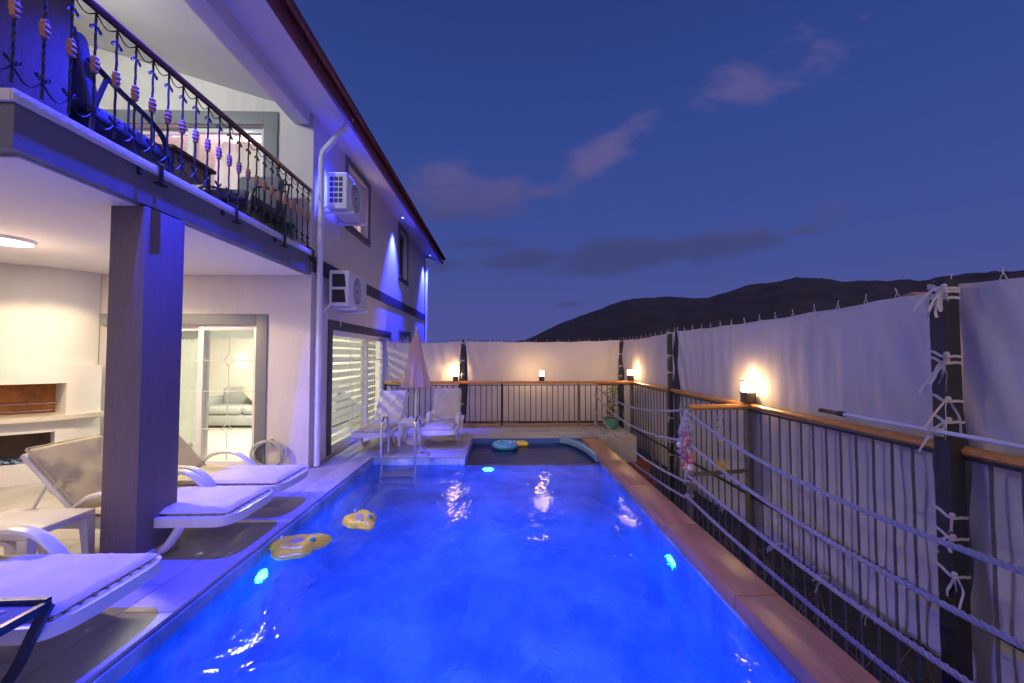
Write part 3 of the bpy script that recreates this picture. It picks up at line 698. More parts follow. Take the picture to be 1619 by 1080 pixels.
for i in range(1, 6): baluster(Pfront, RX - .1465 * i, False)
for y in (2.235 + .1465 * 6, 2.235 + .1465 * 12, 2.235 + .1465 * 18, 5.6):
    MB().tube([(RX, y, RZ0), (RX + .05, y, 3.03), (RX + .085, y, 3.0), (RX + .085, y, 2.86)], .014, 4).build('bracket', iron, rail)
    MB().box((WX + .022, y - .04, 2.85), (WX + .066, y + .04, 2.862)).build('bracket_plate', iron, rail)
MB().box((RX - .006, 2.235, RZ1 - .03), (RX + .006, 5.62, RZ1 - .02)).build('top_bar', iron, rail)
MB().tube([(RX, 2.15, RZ1), (RX, 5.64, RZ1)], .032, 10, flat=(.75, 1)).build('handrail', wood_rail, rail)
MB().tube([(-4.2, 2.235, RZ1), (RX, 2.235, RZ1)], .032, 10, flat=(.75, 1)).build('handrail', wood_rail, rail)

# balcony furniture
def armchair(name, label, loc, rz, W=.66):
    e = tag(empty(name, loc, rz), label, 'armchair', 'cushioned chairs on the balcony')
    # faces +y ; back at y=0
    for s in (-1, 1):
        x = s * W / 2
        MB().tube(spline([(x, -.02, .72), (x, .22, .64), (x, .45, .58), (x, .62, .50), (x, .70, .34), (x, .72, 0)], 6), .02, 8, flat=(.8, 1.3)).build('armrest', wicker, e)
        MB().tube([(x, .12, .68), (x, .02, .36), (x, .0, 0)], .018, 6).build('leg', wicker, e)
        for y in (.3, .42, .54): MB().tube([(x, y, .62 - (y - .3) * .35), (x, y, .32)], .008, 6).build('spindle', wicker, e)
        MB().tube([(x, .0, .33), (x, .72, .31)], .016, 6).build('side_rail', wicker, e)
    MB().box((-W / 2, .0, .28), (W / 2, .7, .32), .01).build('seat_frame', wicker, e)
    MB().box((-W / 2 + .03, .08, .32), (W / 2 - .03, .74, .45), .045).build('seat_cushion', greyfab, e)
    M = Matrix.Translation((0, .06, .40)) @ Matrix.Rotation(R(14), 4, 'X')
    MB().box((-W / 2 + .03, -.06, 0), (W / 2 - .03, .08, .52), .05, M).build('back_cushion', greyfab, e)
    MB().tube([(-W / 2, .0, .34), (-W / 2, -.13, .86), (W / 2, -.13, .86), (W / 2, .0, .34)], .016, 6).build('back_frame', wicker, e)
    return e
armchair('balcony_armchair', 'dark armchair with grey cushions behind the near end of the balcony railing', (-3.36, 2.98, 3.0), 0)
a2 = armchair('balcony_armchair', 'grey cushioned armchair at the far end of the balcony facing the pool end', (-3.20, 5.34, 3.0), math.pi, .62)
tb = tag(empty('balcony_table', (-3.55, 4.2, 3.0)), 'brown wooden coffee table between the balcony armchairs', 'table')
MB().box((-.3, -.28, .56), (.36, .32, .60), .008).build('table_top', darkwood, tb)
MB().box((-.24, -.22, .42), (.30, .26, .56), .004).build('apron', mat('cane_panel', (.42, .34, .2), .8, .1, 30, .3, 90), tb)
for x in (-.25, .31):
    for y in (-.23, .27): MB().tube([(x, y, 0), (x, y, .56)], .018, 6).build('leg', wicker, tb)
tch = tag(empty('teal_chair', (-2.98, 5.50, 3.0)), 'small teal plastic stool at the far end of the balcony', 'stool')
tealm = mat('teal_plastic', (.02, .22, .22), .4, .1, 8)
MB().lathe([(.13, .30), (.15, .31), (.15, .33), (.13, .34)], (0, 0, 0), 16).build('seat', tealm, tch)
for k_ in range(4):
    a = R(45 + 90 * k_); MB().tube([(.10 * math.cos(a), .10 * math.sin(a), .30), (.14 * math.cos(a), .14 * math.sin(a), 0)], .018, 6).build('leg', tealm, tch)

# ================================================================== SUN LOUNGERS
def lounger(loc, rz, label, back=45, arms=True, W=.60, bl=.66, sl_=1.15, group='white plastic sun loungers', seed=0):
    e = tag(empty('sun_lounger', loc, rz), label, 'sun lounger', group)
    hw = W / 2 + .03
    # frame ring with rounded nose at the foot (x=0), pivot at sl_, tail to sl_+bl
    L_ = sl_ + bl * .95
    nose = [(.17 - .17 * (abs(math.cos(R(t))) ** .55), hw * math.copysign(abs(math.sin(R(t))) ** .55, math.sin(R(t)))) for t in range(-90, 91, 9)]
    side = [(L_, -hw)] + nose + [(L_, hw)]
    pts = [(x, y, .275) for x, y in side]
    MB().tube([pts[0]] + spline(pts[1:-1], 2) + [pts[-1]], .047, 4, flat=(1.05, .62)).build('frame', whitepl, e)
    for i in range(11):
        x = .09 + i * (sl_ - .1) / 10.5
        MB().box((x - .036, -hw + .01, .285), (x + .036, hw - .01, .302), .004).build('slat', whitepl, e)
    # apron slats at the nose
    for i in range(9):
        y = -hw * .8 + i * hw * .2
        MB().box((.012 + .05 * abs(y / hw) ** 3, y - .02, .245), (.06, y + .02, .318), .004).build('nose_slat', whitepl, e)
    for s in (-1, 1):
        y = s * (hw - .02)
        pth = spline([(.36, y, .27), (.42, y, .17), (.50, y, .07), (.62, y, .025), (.84, y, .02)], 5)
        MB().tube(pth, [.036 - .012 * i / (len(pth) - 1) for i in range(len(pth))], 6, flat=(1.0, .8)).build('leg', whitepl, e)
        pth = spline([(sl_ + .30, y, .27), (sl_ + .27, y, .15), (sl_ + .24, y, .0)], 4)
        MB().tube(pth, [.04 - .012 * i / (len(pth) - 1) for i in range(len(pth))], 6, flat=(1.2, .8)).build('leg', whitepl, e)
        if arms:
            MB().tube(spline([(.60, y, .28), (.66, y, .36), (.78, y, .455), (.93, y, .485), (1.08, y, .455), (1.20, y, .36), (1.25, y, .28)], 5), .034, 6, flat=(.62, 1.15)).build('armrest', whitepl, e)
    # backrest frame
    M = Matrix.Translation((sl_, 0, .30)) @ Matrix.Rotation(R(-back), 4, 'Y')
    bf = MB()
    for s in (-1, 1): bf.box((0, s * (hw - .075), -.02), (bl, s * (hw - .02), .02), .008, M)
    for i in range(6): bf.box((.05 + i * bl / 6, -hw + .06, -.012), (.05 + i * bl / 6 + .07, hw - .06, .012), .003, M)
    bf.build('backrest_frame', whitepl, e)
    if back > 20:
        q = M @ Vector((bl * .62, 0, -.02))
        for s in (-1, 1): MB().tube([(q.x, s * (hw - .09), q.z), (q.x + .16, s * (hw - .09), .28)], .012, 6).build('prop', whitepl, e)
    # mattress: seat and back pieces with wrinkled cloth
    def pad(lx, mat_, nm, thick=.047, MM=None):
        nx, ny = 40, 22
        bm = MB()
        def side_z(a, b):
            ed = min(a, 1 - a) * lx; eb = min(b, 1 - b) * (W)
            return min(1, max(0, min(ed, eb) / .035)) ** .5
        def top(a, b):
            v = Vector((a * lx, -W / 2 + b * W, 0)); n1 = noise.noise(Vector((v.x * 5 + seed, v.y * 5, seed))) * .010
            d_ = (v.x * .8 + v.y * 1.3)
            wr = .011 * noise.noise(Vector((d_ * 26 + seed, (v.x - v.y) * 3.2, seed * 2.1)))
            return (v.x, v.y, thick * (.45 + .55 * side_z(a, b)) + (n1 + wr) * side_z(a, b))
        def bot(a, b):
            return (a * lx, -W / 2 + b * W, thick * .45 * (1 - side_z(a, b)))
        bm.grid(top, nx, ny); bm.grid(bot, nx, ny)
        vs = [Vector(v) for v in bm.v]
        if MM is not None: vs = [MM @ v for v in vs]
        bm.v = [tuple(v) for v in vs]
        bm2 = bm.build(nm, mat_, e, smooth=75); return bm2
    mt = pad(sl_ + .02, cushion, 'mattress', MM=Matrix.Translation((.035, 0, .305)))
    bk = pad(bl + .02, cushion, 'back_mattress', MM=M @ Matrix.Translation((.0, 0, .018)))
    for (pp, lx, MM) in ((mt, sl_ + .02, Matrix.Translation((.035, 0, .305))), (bk, bl + .02, M @ Matrix.Translation((.0, 0, .018)))):
        rr_ = [(0, -W / 2), (lx, -W / 2), (lx, W / 2), (0, W / 2)]; q = []
        for (xa, ya), (xb, yb) in zip(rr_, rr_[1:] + rr_[:1]):
            for i in range(10): q.append(MM @ Vector((xa + (xb - xa) * (.02 + .96 * i / 9), ya + (yb - ya) * (.02 + .96 * i / 9), .027 + .003 * noise.noise(Vector((xa + i, ya, seed))))))
        MB().tube(q, .0065, 5, closed=True).build('piping', cushion, pp)
    st = MB()
    x0 = bl * .42
    for (a, b) in (((x0, -W / 2 - .006, -.03), (x0 + .05, -W / 2 + .004, .085)), ((x0, W / 2 - .004, -.03), (x0 + .05, W / 2 + .006, .085))): st.box(a, b, .002, M)
    st.build('strap', cushion, bk)
    return e
lounger((-2.07, 2.275, 0), math.pi, 'blue lit lounger with mattress nearest the camera beside the dark pillar', back=30, seed=1)
lounger((-2.10, 3.53, 0), math.pi, 'beige lounger with raised back directly behind the dark pillar', back=47, seed=2)
lounger((-2.13, 4.27, 0), math.pi, 'beige lounger in front of the porch sliding door, farthest of the porch row', back=47, seed=3)
lounger((-2.14, 6.55, 0), R(90), 'white lounger by the garden door left of the parasol', back=50, arms=False, W=.52, bl=.66, seed=4)
lounger((-1.08, 6.72, 0), R(91), 'white lounger right of the closed parasol against the back fence', back=55, arms=True, W=.52, bl=.66, seed=5)
# dark framed lounger at the picture's edge
e = tag(empty('dark_frame_lounger', (-2.06, 1.585, 0)), 'navy metal framed lounger with blue lit cushion at the lower left edge', 'sun lounger')
for y in (-.34, .34):
    MB().tube([(0, y, .43), (-1.3, y, .40)], .022, 4, flat=(1.25, .8)).build('side_rail', navy, e)
    MB().tube(spline([(.0, y, .42), (-.06, y, .30), (-.15, y + .01, .12), (-.24, y + .015, .02), (-.36, y + .015, .012)], 4), .021, 4, flat=(1.3, .8)).build('leg', navy, e)
    MB().tube([(-1.2, y, .40), (-1.1, y, 0)], .02, 4).build('leg', navy, e)
MB().tube([(-.0, -.34, .42), (-.0, .34, .42)], .02, 4, flat=(1.3, .8)).build('foot_bar', navy, e)
MB().box((-1.28, -.32, .415), (-.03, .32, .425), .002).build('sling', greyfab, e)
MB().grid(lambda a, b: (-.12 - 1.15 * a, -.29 + .58 * b, .428 + .075 * min(1, min(a, 1 - a) * 20, min(b, 1 - b) * 12) ** .5 + .006 * noise.noise(Vector((a * 9, b * 7, 8)))), 30, 18).grid(lambda a, b: (-.12 - 1.15 * a, -.29 + .58 * b, .427), 1, 1).build('cushion', cushion, e, smooth=75)

def side_table(loc, rz, label, sx_=.42, sy_=.42, h_=.40):
    e = tag(empty('side_table', loc, rz), label, 'side table', 'white plastic side tables')
    MB().box((-sx_ / 2, -sy_ / 2, h_ - .05), (sx_ / 2, sy_ / 2, h_), .014).build('table_top', whitepl, e)
    for s in (-1, 1):
        for q in (-1, 1):
            pth = [(s * (sx_ / 2 - .035), q * (sy_ / 2 - .035), h_ - .05), (s * (sx_ / 2 - .02), q * (sy_ / 2 - .02), 0)]
            MB().tube(pth, [.045, .028], 4).build('leg', whitepl, e)
    for q in (-1, 1):
        MB().tube(spline([(-sx_ / 2 + .06, q * (sy_ / 2 - .02), h_ - .16), (-sx_ / 4, q * (sy_ / 2 - .02), h_ - .07), (sx_ / 4, q * (sy_ / 2 - .02), h_ - .07), (sx_ / 2 - .06, q * (sy_ / 2 - .02), h_ - .16)], 4), .02, 4).build('arch', whitepl, e)
    return e
side_table((-3.32, 2.90, 0), 0, 'white plastic side table left of the dark pillar in the porch', .60, .44, .42)
side_table((-1.60, 7.22, 0), 0, 'white plastic side table holding the closed parasol pole', .40, .40, .41)

# parasol
p = tag(empty('parasol', (-1.56, 7.32, 0)), 'closed pale pink parasol standing between the two back loungers', 'parasol')
MB().tube([(0, 0, 0), (0, 0, 2.0)], .017, 10).build('pole', upvc, p)
MB().lathe([(.19, 0), (.19, .05), (.06, .08), (.03, .2)], (0, 0, 0), 20).build('base', whitepl, p)
def fold(i, j):
    return (.16 if j % 4 == 0 else -.10 if j % 4 == 2 else 0) * min(1, i / 2.0)
prof = [(.225, .985), (.24, 1.0), (.20, 1.18), (.155, 1.40), (.11, 1.62), (.065, 1.84), (.03, 1.97), (.012, 2.03)]
MB().lathe(prof[:], (0, 0, 0), 32, wob=lambda i, j: (.17 if j % 4 == 0 else -.12 if j % 4 == 2 else .02) * (1 - i / 8)).build('canopy', parasol_m, p, smooth=50)
MB().lathe([(.014, 2.03), (.016, 2.05), (.008, 2.075)], (0, 0, 0), 10).build('finial', upvc, p)

# pool ladder
ld = tag(empty('pool_ladder', (-1.56, 6.3, 0)), 'chrome grab rails of the pool ladder at the far left end', 'ladder')
for x in (-.25, .25):
    MB().tube(spline([(x, -.17, -1.1), (x, -.17, -.2), (x, -.17, .46), (x, -.12, .57), (x, .0, .615), (x, .12, .57), (x, .18, .45), (x, .19, .2), (x, .19, .0)], 6), .019, 10).build('rail', chrome, ld)
    MB().lathe([(.05, 0), (.05, .01), (.03, .022)], (x, .19, .001), 16).build('flange', chrome, ld)

# pool lamps
plm = emitm('pool_lamp_glow', (.0006, .085, 1.0), 850)
def pool_lamp(loc, d, label):
    e = tag(empty('pool_lamp', loc), label, 'pool light', 'underwater pool lamps'); d = Vector(d)
    MB().tube([Vector((0, 0, 0)), d * .02], .10, 24).build('housing', whitepl, e)
    MB().tube([d * .021, d * .028], .075, 24).build('lens', plm, e)
pool_lamp((-1.97, 3.37, -.38), (1, 0, 0), 'glowing blue lamp in the left pool wall near the yellow float')
pool_lamp((1.49, 3.56, -.40), (-1, 0, 0), 'glowing blue lamp in the right pool wall below the brown coping')
pool_lamp((-.22, 6.2, -.30), (0, -1, 0), 'glowing blue lamp in the far pool wall below the swim ring')
pool_lamp((-1.97, 1.3, -.45), (1, 0, 0), 'blue lamp in the left pool wall below the lower picture edge')
pool_lamp((1.49, 1.3, -.45), (-1, 0, 0), 'blue lamp in the right pool wall below the lower picture edge')
pool_lamp((-.22, .43, -.45), (0, 1, 0), 'blue lamp in the near pool wall behind the lower picture edge')

# floats
ring = tag(empty('swim_ring', (.04, 7.36, WZ + .03), 0), 'light blue inflatable swim ring in the shallow bay', 'swim ring')
vin = mat('blue_vinyl', (.10, .42, .62), .2, .06, 5, .05, 15, coat=.5)
MB().tube(arc((0, 0, .02), .165, 0, 360, 40, 'xy')[:-1], .072, 14, closed=True, flat=(.85, 1)).build('tube', vin, ring)
MB().box((.15, -.01, .088), (.18, .01, .098), .004).build('valve', upvc, ring)
MB().tube(arc((0, 0, .02), .24, 0, 360, 40, 'xy')[:-1], .004, 5, closed=True).build('seam', vin, ring)
def armband(loc, rz, label, sc=1.0, seed=0, tilt=0):
    e = tag(empty('armband_float', loc, rz), label, 'pool float', 'yellow inflatable floats'); e.scale = (sc,) * 3; e.rotation_euler.x = R(tilt)
    def surf(a, b, ox=0):
        th = a * 2 * math.pi; ph = -math.pi / 2 + b * math.pi
        rr = .155 + .022 * math.sin(3 * th + seed) + .016 * math.sin(5 * th + 1.3 * seed) + .014 * noise.noise(Vector((math.cos(th) * 3, math.sin(th) * 3, seed)))
        x = rr * math.cos(th) * math.cos(ph) ** .6 * 1.12; y = rr * math.sin(th) * math.cos(ph) ** .6 * .8
        dent = .030 * math.exp(-((x - .0) ** 2 + (y + .0) ** 2) / .0035)
        z = .06 * math.sin(ph) - (dent if ph > 0 else 0) + .008 * noise.noise(Vector((x * 22, y * 22, seed + 4)))
        return (x, y, z)
    MB().grid(surf, 48, 16).build('body', yellow, e, smooth=70)
    for (cx_, cy_, r_, m_) in ((-.01, -.005, .05, mat('tan_print', (.50, .36, .22), .3, .1, 10)), (.105, .03, .026, mat('teal_print', (.05, .28, .26), .3, .1, 10)), (.09, -.045, .02, mat('teal_print', (.05, .28, .26)))):
        zt = .042 if r_ > .04 else .052
        MB().lathe([(r_, zt - .016), (r_ * .96, zt), (r_ * .4, zt + .005)], (cx_, cy_, 0), 14).build('patch', m_, e)
    MB().lathe([(.008, .03), (.008, .075)], (-.10, .03, 0), 8).build('valve', upvc, e)
    MB().tube([surf(i / 40, .5) for i in range(40)], .004, 5, closed=True).build('seam', yellow, e)
    return e
armband((-1.75, 3.56, WZ + .035), R(25), 'yellow inflatable armband floating nearest the pool lamp on the left', 1.25, 1.0)
armband((-1.39, 4.05, WZ + .05), R(-30), 'round yellow inflatable armband floating farther from the left pool edge', 1.0, 2.6, 12)
armband((.33, 7.55, WZ + .035), R(10), 'yellow inflatable float touching the blue swim ring', .82, 4.1)

# hose on the porch wall
hs = tag(empty('garden_hose', (-3.16, 5.60, .22)), 'coiled pale garden hose hanging on the porch wall beside the door', 'hose')
hm = mat('pale_hose', (.55, .56, .56), .4, .06, 8)
for k_ in range(7):
    rx, rz_ = .25 - .012 * k_, .17 + .004 * (k_ % 3)
    MB().tube([(rx * math.cos(R(a)) + .01 * math.sin(k_ * 2), -.012 - .012 * (k_ % 4), rz_ * math.sin(R(a)) + .012 * math.cos(k_ * 1.7)) for a in range(0, 360, 9)], .0085, 7, closed=True).build('coil', hm, hs)
MB().box((-.02, .0, .10), (.02, .048, .2), .004).build('hook', upvc, hs)
MB().tube([(.0, -.02, .16), (.0, -.05, .16), (-.0, -.05, -.2)], .009, 6).build('tail', hm, hs)

# ================================================================== FENCES
GZ = -1.70
def bal_mesh(z0, z1, r=.0105):
    return MB().tube([(0, 0, z0 + (z1 - z0) * i / 24) for i in range(25)], r, 6, twist=.4, lobes=(1, .86)).mesh('baluster', rebar)
# back fence
bf = tag(empty('back_fence', (0, 8.98, 0)), 'black barred fence with orange wooden rail along the far end', 'fence')
MB().box((-2.62, -.045, .925), (2.86, .045, .985), .012).build('rail', orange, bf)
MB().box((-2.62, -.012, .075), (2.56, .012, .10), .003).build('bottom_bar', blackm, bf)
MB().box((-2.62, -.012, .885), (2.86, .012, .905), .003).build('top_bar', blackm, bf)
bme = B((-.008, -.006, .1), (.008, .006, .885)).mesh('baluster', blackm)
for i in range(44):
    o = link('baluster', bme, bf); o.location.x = -2.56 + i * .122
for x in (-2.58, -.02, 1.68):
    MB().box((x - .022, -.022, -.02), (x + .022, .022, .925), .003).build('post', blackm if x < 1 else postm, bf)
MB().box((-2.62, -.02, -.01), (2.56, .09, .045), .006).build('kerb', brownst, bf)
# side fence
FX = 2.90
sf_ = tag(empty('side_fence', (FX, 0, 0)), 'long black rebar fence with orange rail along the right side', 'fence')
MB().tube([(0, y, .955 + .004 * math.sin(y * 2)) for y in [.25 + .25 * i for i in range(36)]], .043, 10, flat=(.75, 1)).build('rail', orange, sf_)
MB().box((-.012, .25, .895), (.012, 9.0, .915), .003).build('top_bar', blackm, sf_)
MB().box((-.012, .25, -.10), (.012, 8.9, -.075), .003).build('middle_bar', blackm, sf_)
MB().box((-.012, .25, -1.25), (.012, 7.75, -1.225), .003).build('bottom_bar', blackm, sf_)
me = bal_mesh(-1.23, .9)
for i in range(57):
    o = link('baluster', me, sf_); y = .37 + i * .1535; o.location = (0, y, 0); o.rotation_euler.z = random.uniform(0, 3)
MB().box((-.03, 4.72, GZ), (.03, 4.78, .93), .004).build('post', postm, sf_)
MB().box((-.06, 8.97, GZ), (0, 9.03, .93), .004).build('post', postm, sf_)

# net posts and cables
def net_post(x, y, z0, z1, wd, label, lean=0.0):
    e = tag(empty('net_post', (x, y, z0)), label, 'post', 'tall dark posts carrying the shade nets')
    MB().tube([(0, 0, 0), (lean, 0, z1 - z0)], wd * .7, 4).build('shaft', blackm, e)
    return e
net_post(2.835, 2.53, GZ, 2.03, .095, 'thick black net post nearest the camera on the right')
net_post(2.87, 6.90, GZ, 1.99, .07, 'black net post between the two lamps on the right fence')
net_post(2.975, 10.18, GZ, 1.98, .065, 'dark net post at the far right corner of the fences')
net_post(-.88, 9.0, -.02, 1.90, .05, 'dark net post between the back loungers and the back net')

# shade nets
def tie(p, d, ln, seed, wd=.012):
    """a flat knotted strip hanging out from p"""
    rnd = random.Random(seed); p = Vector(p); d = Vector(d).normalized(); m = MB()
    for k_ in range(3):
        q = [p]; ln_ = ln * rnd.uniform(.45, 1.25)
        dd = (d + Vector((rnd.uniform(-.5, .5), rnd.uniform(-.5, .5), rnd.uniform(-.7, .5)))).normalized()
        for i in range(5):
            dd = (dd + Vector((rnd.uniform(-.4, .4), rnd.uniform(-.4, .4), -.42 + rnd.uniform(-.3, .3)))).normalized(); q.append(q[-1] + dd * ln_ / 5)
        m.tube(spline(q, 4), wd * .48, 4, flat=(1.25, .2), twist=rnd.uniform(-.12, .12))
    m.lathe([(wd * .5, -wd), (wd * 1.1, -wd * .4), (wd * 1.1, wd * .4), (wd * .5, wd)], p, 7)
    return m
def band_round(p, r, tilt=.02):
    q = []
    for a in range(0, 360, 15):
        c_, s_ = math.cos(R(a)), math.sin(R(a)); k_ = min(1.30, 1 / max(abs(c_), abs(s_)))
        q.append((p[0] + r * c_ * k_, p[1] + r * s_ * k_, p[2] + tilt * math.sin(R(a)) + .006 * math.sin(R(a * 3))))
    return MB().tube(q, .009, 4, closed=True, flat=(1.3, .4))
def net(label, A, Bp, zt0, zt1, zb0, zb1, nrm, bow=(.05, .05), seed=0, nu=90, nv=40, sag=.02, folds=1.0):
    A = Vector((*A, 0)); Bp = Vector((*Bp, 0)); nrm = Vector((*nrm, 0)); ln = (Bp - A).length; u_ = (Bp - A) / ln
    def f(a, b):
        e_ = math.sin(b * math.pi)
        s = a * ln + bow[0] * e_ * (1 - a) ** 6 - bow[1] * e_ * a ** 6
        zt = zt0 + (zt1 - zt0) * a - sag * abs(math.sin(a * ln * 4.2)) * .6 - sag * 1.5 * math.sin(a * math.pi); zb = zb0 + (zb1 - zb0) * a + .012 * math.sin(a * ln * 5)
        z = zb + (zt - zb) * b
        w_ = .030 * noise.noise(Vector((s * .9, z * .7, seed))) + folds * .010 * noise.noise(Vector((s * 7, z * .8 + s * .6, seed + 3))) + folds * .0042 * noise.noise(Vector((s * 19, z * 1.6, seed + 7)))
        # creases drawn in towards the tied edges
        ce = math.exp(-a * ln / .35) + math.exp(-(1 - a) * ln / .35)
        w_ += folds * ce * .016 * math.sin(z * 9 + s * 26 + seed)
        p = A + u_ * s + nrm * (w_ + .02); return (p.x, p.y, z)
    e = tag(empty('shade_net', (A.x, A.y, zb0)), label, 'shade net', 'pale fabric shade nets tied along the fences')
    o = Vector((A.x, A.y, zb0))
    def fl(a, b): return tuple(Vector(f(a, b)) - o)
    MB().sheet(fl, nu, nv, tuple(nrm * .003)).build('cloth', netm, e, smooth=60)
    hem = MB().tube([fl(i / nu, .985) for i in range(nu + 1)], .012, 5, flat=(1, .35)); hem.build('hem', netm, e)
    MB().tube([fl(i / nu, .012) for i in range(nu + 1)], .014, 5, flat=(1, .3)).build('hem', netm, e)
    cab = [Vector(fl(i / 30, 1)) + Vector((0, 0, .035)) for i in range(31)]
    MB().tube(cab, .004, 5).build('cable', blackm, e)
    nt_ = max(3, int(ln / .27))
    for i in range(nt_ + 1):
        p = Vector(fl(min(1, max(0, i / nt_)), 1)); m = MB()
        m.tube([p + Vector((0, 0, -.012)) - u_ * .022, p + Vector((0, 0, .045)), p + Vector((0, 0, -.012)) + u_ * .022], .004, 4)
        m.tube([p + Vector((0, 0, .03)), p + Vector((random.uniform(-.01, .01), random.uniform(-.01, .01), .075))], .004, 4)
        m.build('tie', tie_m, e)
    return e, f
LX = FX + .06
n1, f1 = net('pale shade net behind the back loungers and parasol', (-2.60, 9.10), (-.93, 9.10), 1.87, 1.87, .05, .04, (0, 1), seed=1, nu=50)
n2, f2 = net('wide pale shade net across the far end between two dark posts', (-.83, 9.10), (2.95, 10.16), 1.87, 1.94, .04, -.10, (-.25, .95), seed=2, nu=90, folds=.6)
n3, f3 = net('creased shade net between the far corner post and the next post on the right', (3.0, 10.14), (LX, 6.98), 1.94, 1.97, -.45, -.5, (1, 0), seed=3, nu=70, folds=1.3)
n4, f4 = net('longest bluish shade net on the right between the two thick posts', (LX, 6.84), (LX, 2.70), 1.97, 2.00, -.55, -.50, (1, 0), seed=4, nu=150, bow=(.06, .05))
n5, f5 = net('purplish shade net at the right picture edge beyond the near post', (LX, 2.60), (LX, .15), 2.02, 2.05, -.55, -.6, (1, 0), seed=5, nu=80, bow=(.06, .05))
# ties round the posts
def ties_on(e, px, py, r, zs, seed, ln):
    o = e.location
    for i, z in enumerate(zs):
        p = (px - o.x, py - o.y, z - o.z)
        band_round(p, r).build('tie_loop', tie_m, e)
        tie((p[0] - r * .8, p[1] - r * .8, p[2]), (-.35, -.35 if i % 2 else .6, -.5), ln * random.uniform(.7, 1.2), seed + i, .014 if r > .05 else .011).build('tie', tie_m, e)
ties_on(n4, 2.835, 2.53, .054, (1.99, 1.97, 1.93, 1.56, 1.52, 1.28, 1.15, .56, .43, .2), 100, .20)
ties_on(n3, 2.87, 6.90, .042, (1.95, 1.56, 1.27, .62, .5, .1, -.12), 200, .2)
ties_on(n2, 2.975, 10.18, .04, (1.92, 1.6, 1.3, 1.05), 300, .14)
ties_on(n1, -.88, 9.0, .032, (1.84, 1.45, 1.15, .5), 400, .14)
for i, (y, z) in enumerate(((4.2, -.40), (3.6, -.42), (3.15, -.45), (5.2, -.42), (6.2, -.4))):
    o = n4.location; tie((FX - .012 - o.x, y - o.y, z - o.z), (-.6, .2, .3), .16, 500 + i, .012).build('tie', tie_m, n4)

# lanterns on the rails
glow = emitm('lantern_glow', (1.0, .62, .25), 90)
def lantern(loc, label, s=1.0):
    e = tag(empty('rail_lantern', loc), label, 'lantern', 'lit lanterns on the fence rails'); e.scale = (s, s, s)
    MB().box((-.062, -.062, 0), (.062, .062, .125), .006).build('base', mat('lantern_bronze', (.06, .045, .035), .5, .2, 12), e)
    MB().box((-.052, -.052, .126), (.052, .052, .242), .008).build('glass_shade', glow, e)
    for sx_ in (-1, 1):
        for sy_ in (-1, 1): MB().box((sx_ * .056 - .005, sy_ * .056 - .005, .125), (sx_ * .056 + .005, sy_ * .056 + .005, .25)).build('corner_bar', blackm, e)
    MB().box((-.066, -.066, .25), (.066, .066, .262), .004).build('cap', blackm, e)
    light('POINT', 'lantern_light', (0, 0, .32), 4.0, (1, .60, .26), e, shadow_soft_size=.05)
lantern((-1.04, 8.97, .986), 'lit lantern on the far rail beside the closed parasol', .9)
lantern((.86, 8.97, .986), 'lit lantern in the middle of the far rail', .9)
lantern((2.85, 9.0, .992), 'lit lantern at the far right corner of the rails', .95)
lantern((2.90, 4.74, .992), 'largest lit lantern on the right rail, nearest the camera', 1.0)

lantern((2.90, .50, .992), 'lit lantern on the right rail beyond the right picture edge', 1.0)

# rope barrier with its cross frames
rb = tag(empty('rope_barrier', (2.1, 4.6, 0)), 'sagging grey ropes strung between metal posts along the brown coping', 'rope barrier')
o = Vector((2.1, 4.6, 0))
P2 = Vector((2.12, 4.6, 0)); P1 = Vector((2.02, 8.72, 0)); P3 = Vector((2.12, .1, 0))
for P_, z0, m_, wd in ((P2, GZ, postm, .026), (P1, -.02, postm, .02), (P3, GZ, postm, .026)):
    MB().tube([(P_ - o) + Vector((0, 0, z0)), (P_ - o) + Vector((0, 0, .97))], wd * 1.4, 4).build('post', m_, rb)
def rope(a, b, za, zb, sg, r=.0165, skew=0.5):
    ln = (b - a).length; n_ = int(ln / .011); pts = []
    for i in range(n_ + 1):
        t = i / n_; q = a.lerp(b, t); z = za + (zb - za) * t - sg * 4 * t * (1 - t); pts.append((q.x - o.x - .045, q.y - o.y, z))
    return MB().tube(pts, r, 9, twist=.62, lobes=(1.1, 1.0, .70))
for z, sg in ((.93, .27), (.59, .22), (.22, .135), (-.03, .11)):
    rope(P2, P3, z, z, sg).build('rope', rope_m, rb)
for (z2, z1_, sg) in ((.93, .93, .20), (.58, .72, .20), (.12, .38, .16), (-.06, .12, .14)):
    rope(P1, P2, z1_, z2, sg, .015).build('rope', rope_m, rb)
for z in (.93, .58, .22, .12, -.03): MB().tube([(P2.x - o.x + .036 * math.cos(R(a)), .036 * math.sin(R(a)), z + .01 * math.sin(R(a * 2))) for a in range(0, 360, 20)], .012, 6, closed=True).build('knot', rope_m, rb)
for z in (.93, .72, .38, .12): MB().tube([(P1.x - o.x + .03 * math.cos(R(a)), P1.y - o.y + .03 * math.sin(R(a)), z) for a in range(0, 360, 20)], .01, 6, closed=True).build('knot', rope_m, rb)
for (A_, B_, zr) in ((P2, Vector((2.88, 4.72, 0)), .955), (P1, Vector((2.85, 8.95, 0)), .955)):
    d = B_ - A_; n_ = Vector((-d.y, d.x, 0)).normalized()
    MB().tube([A_ - o + Vector((0, 0, zr)), B_ - o + Vector((0, 0, zr - .002))], .042, 8, flat=(.8, 1)).build('cross_rail', orange, rb)
d = Vector((2.88, 4.72, 0)) - o
MB().tube([P2 - o + Vector((.03, .005, .195)), d + Vector((0, 0, .205))], .026, 4).build('cross_bar', postm, rb)

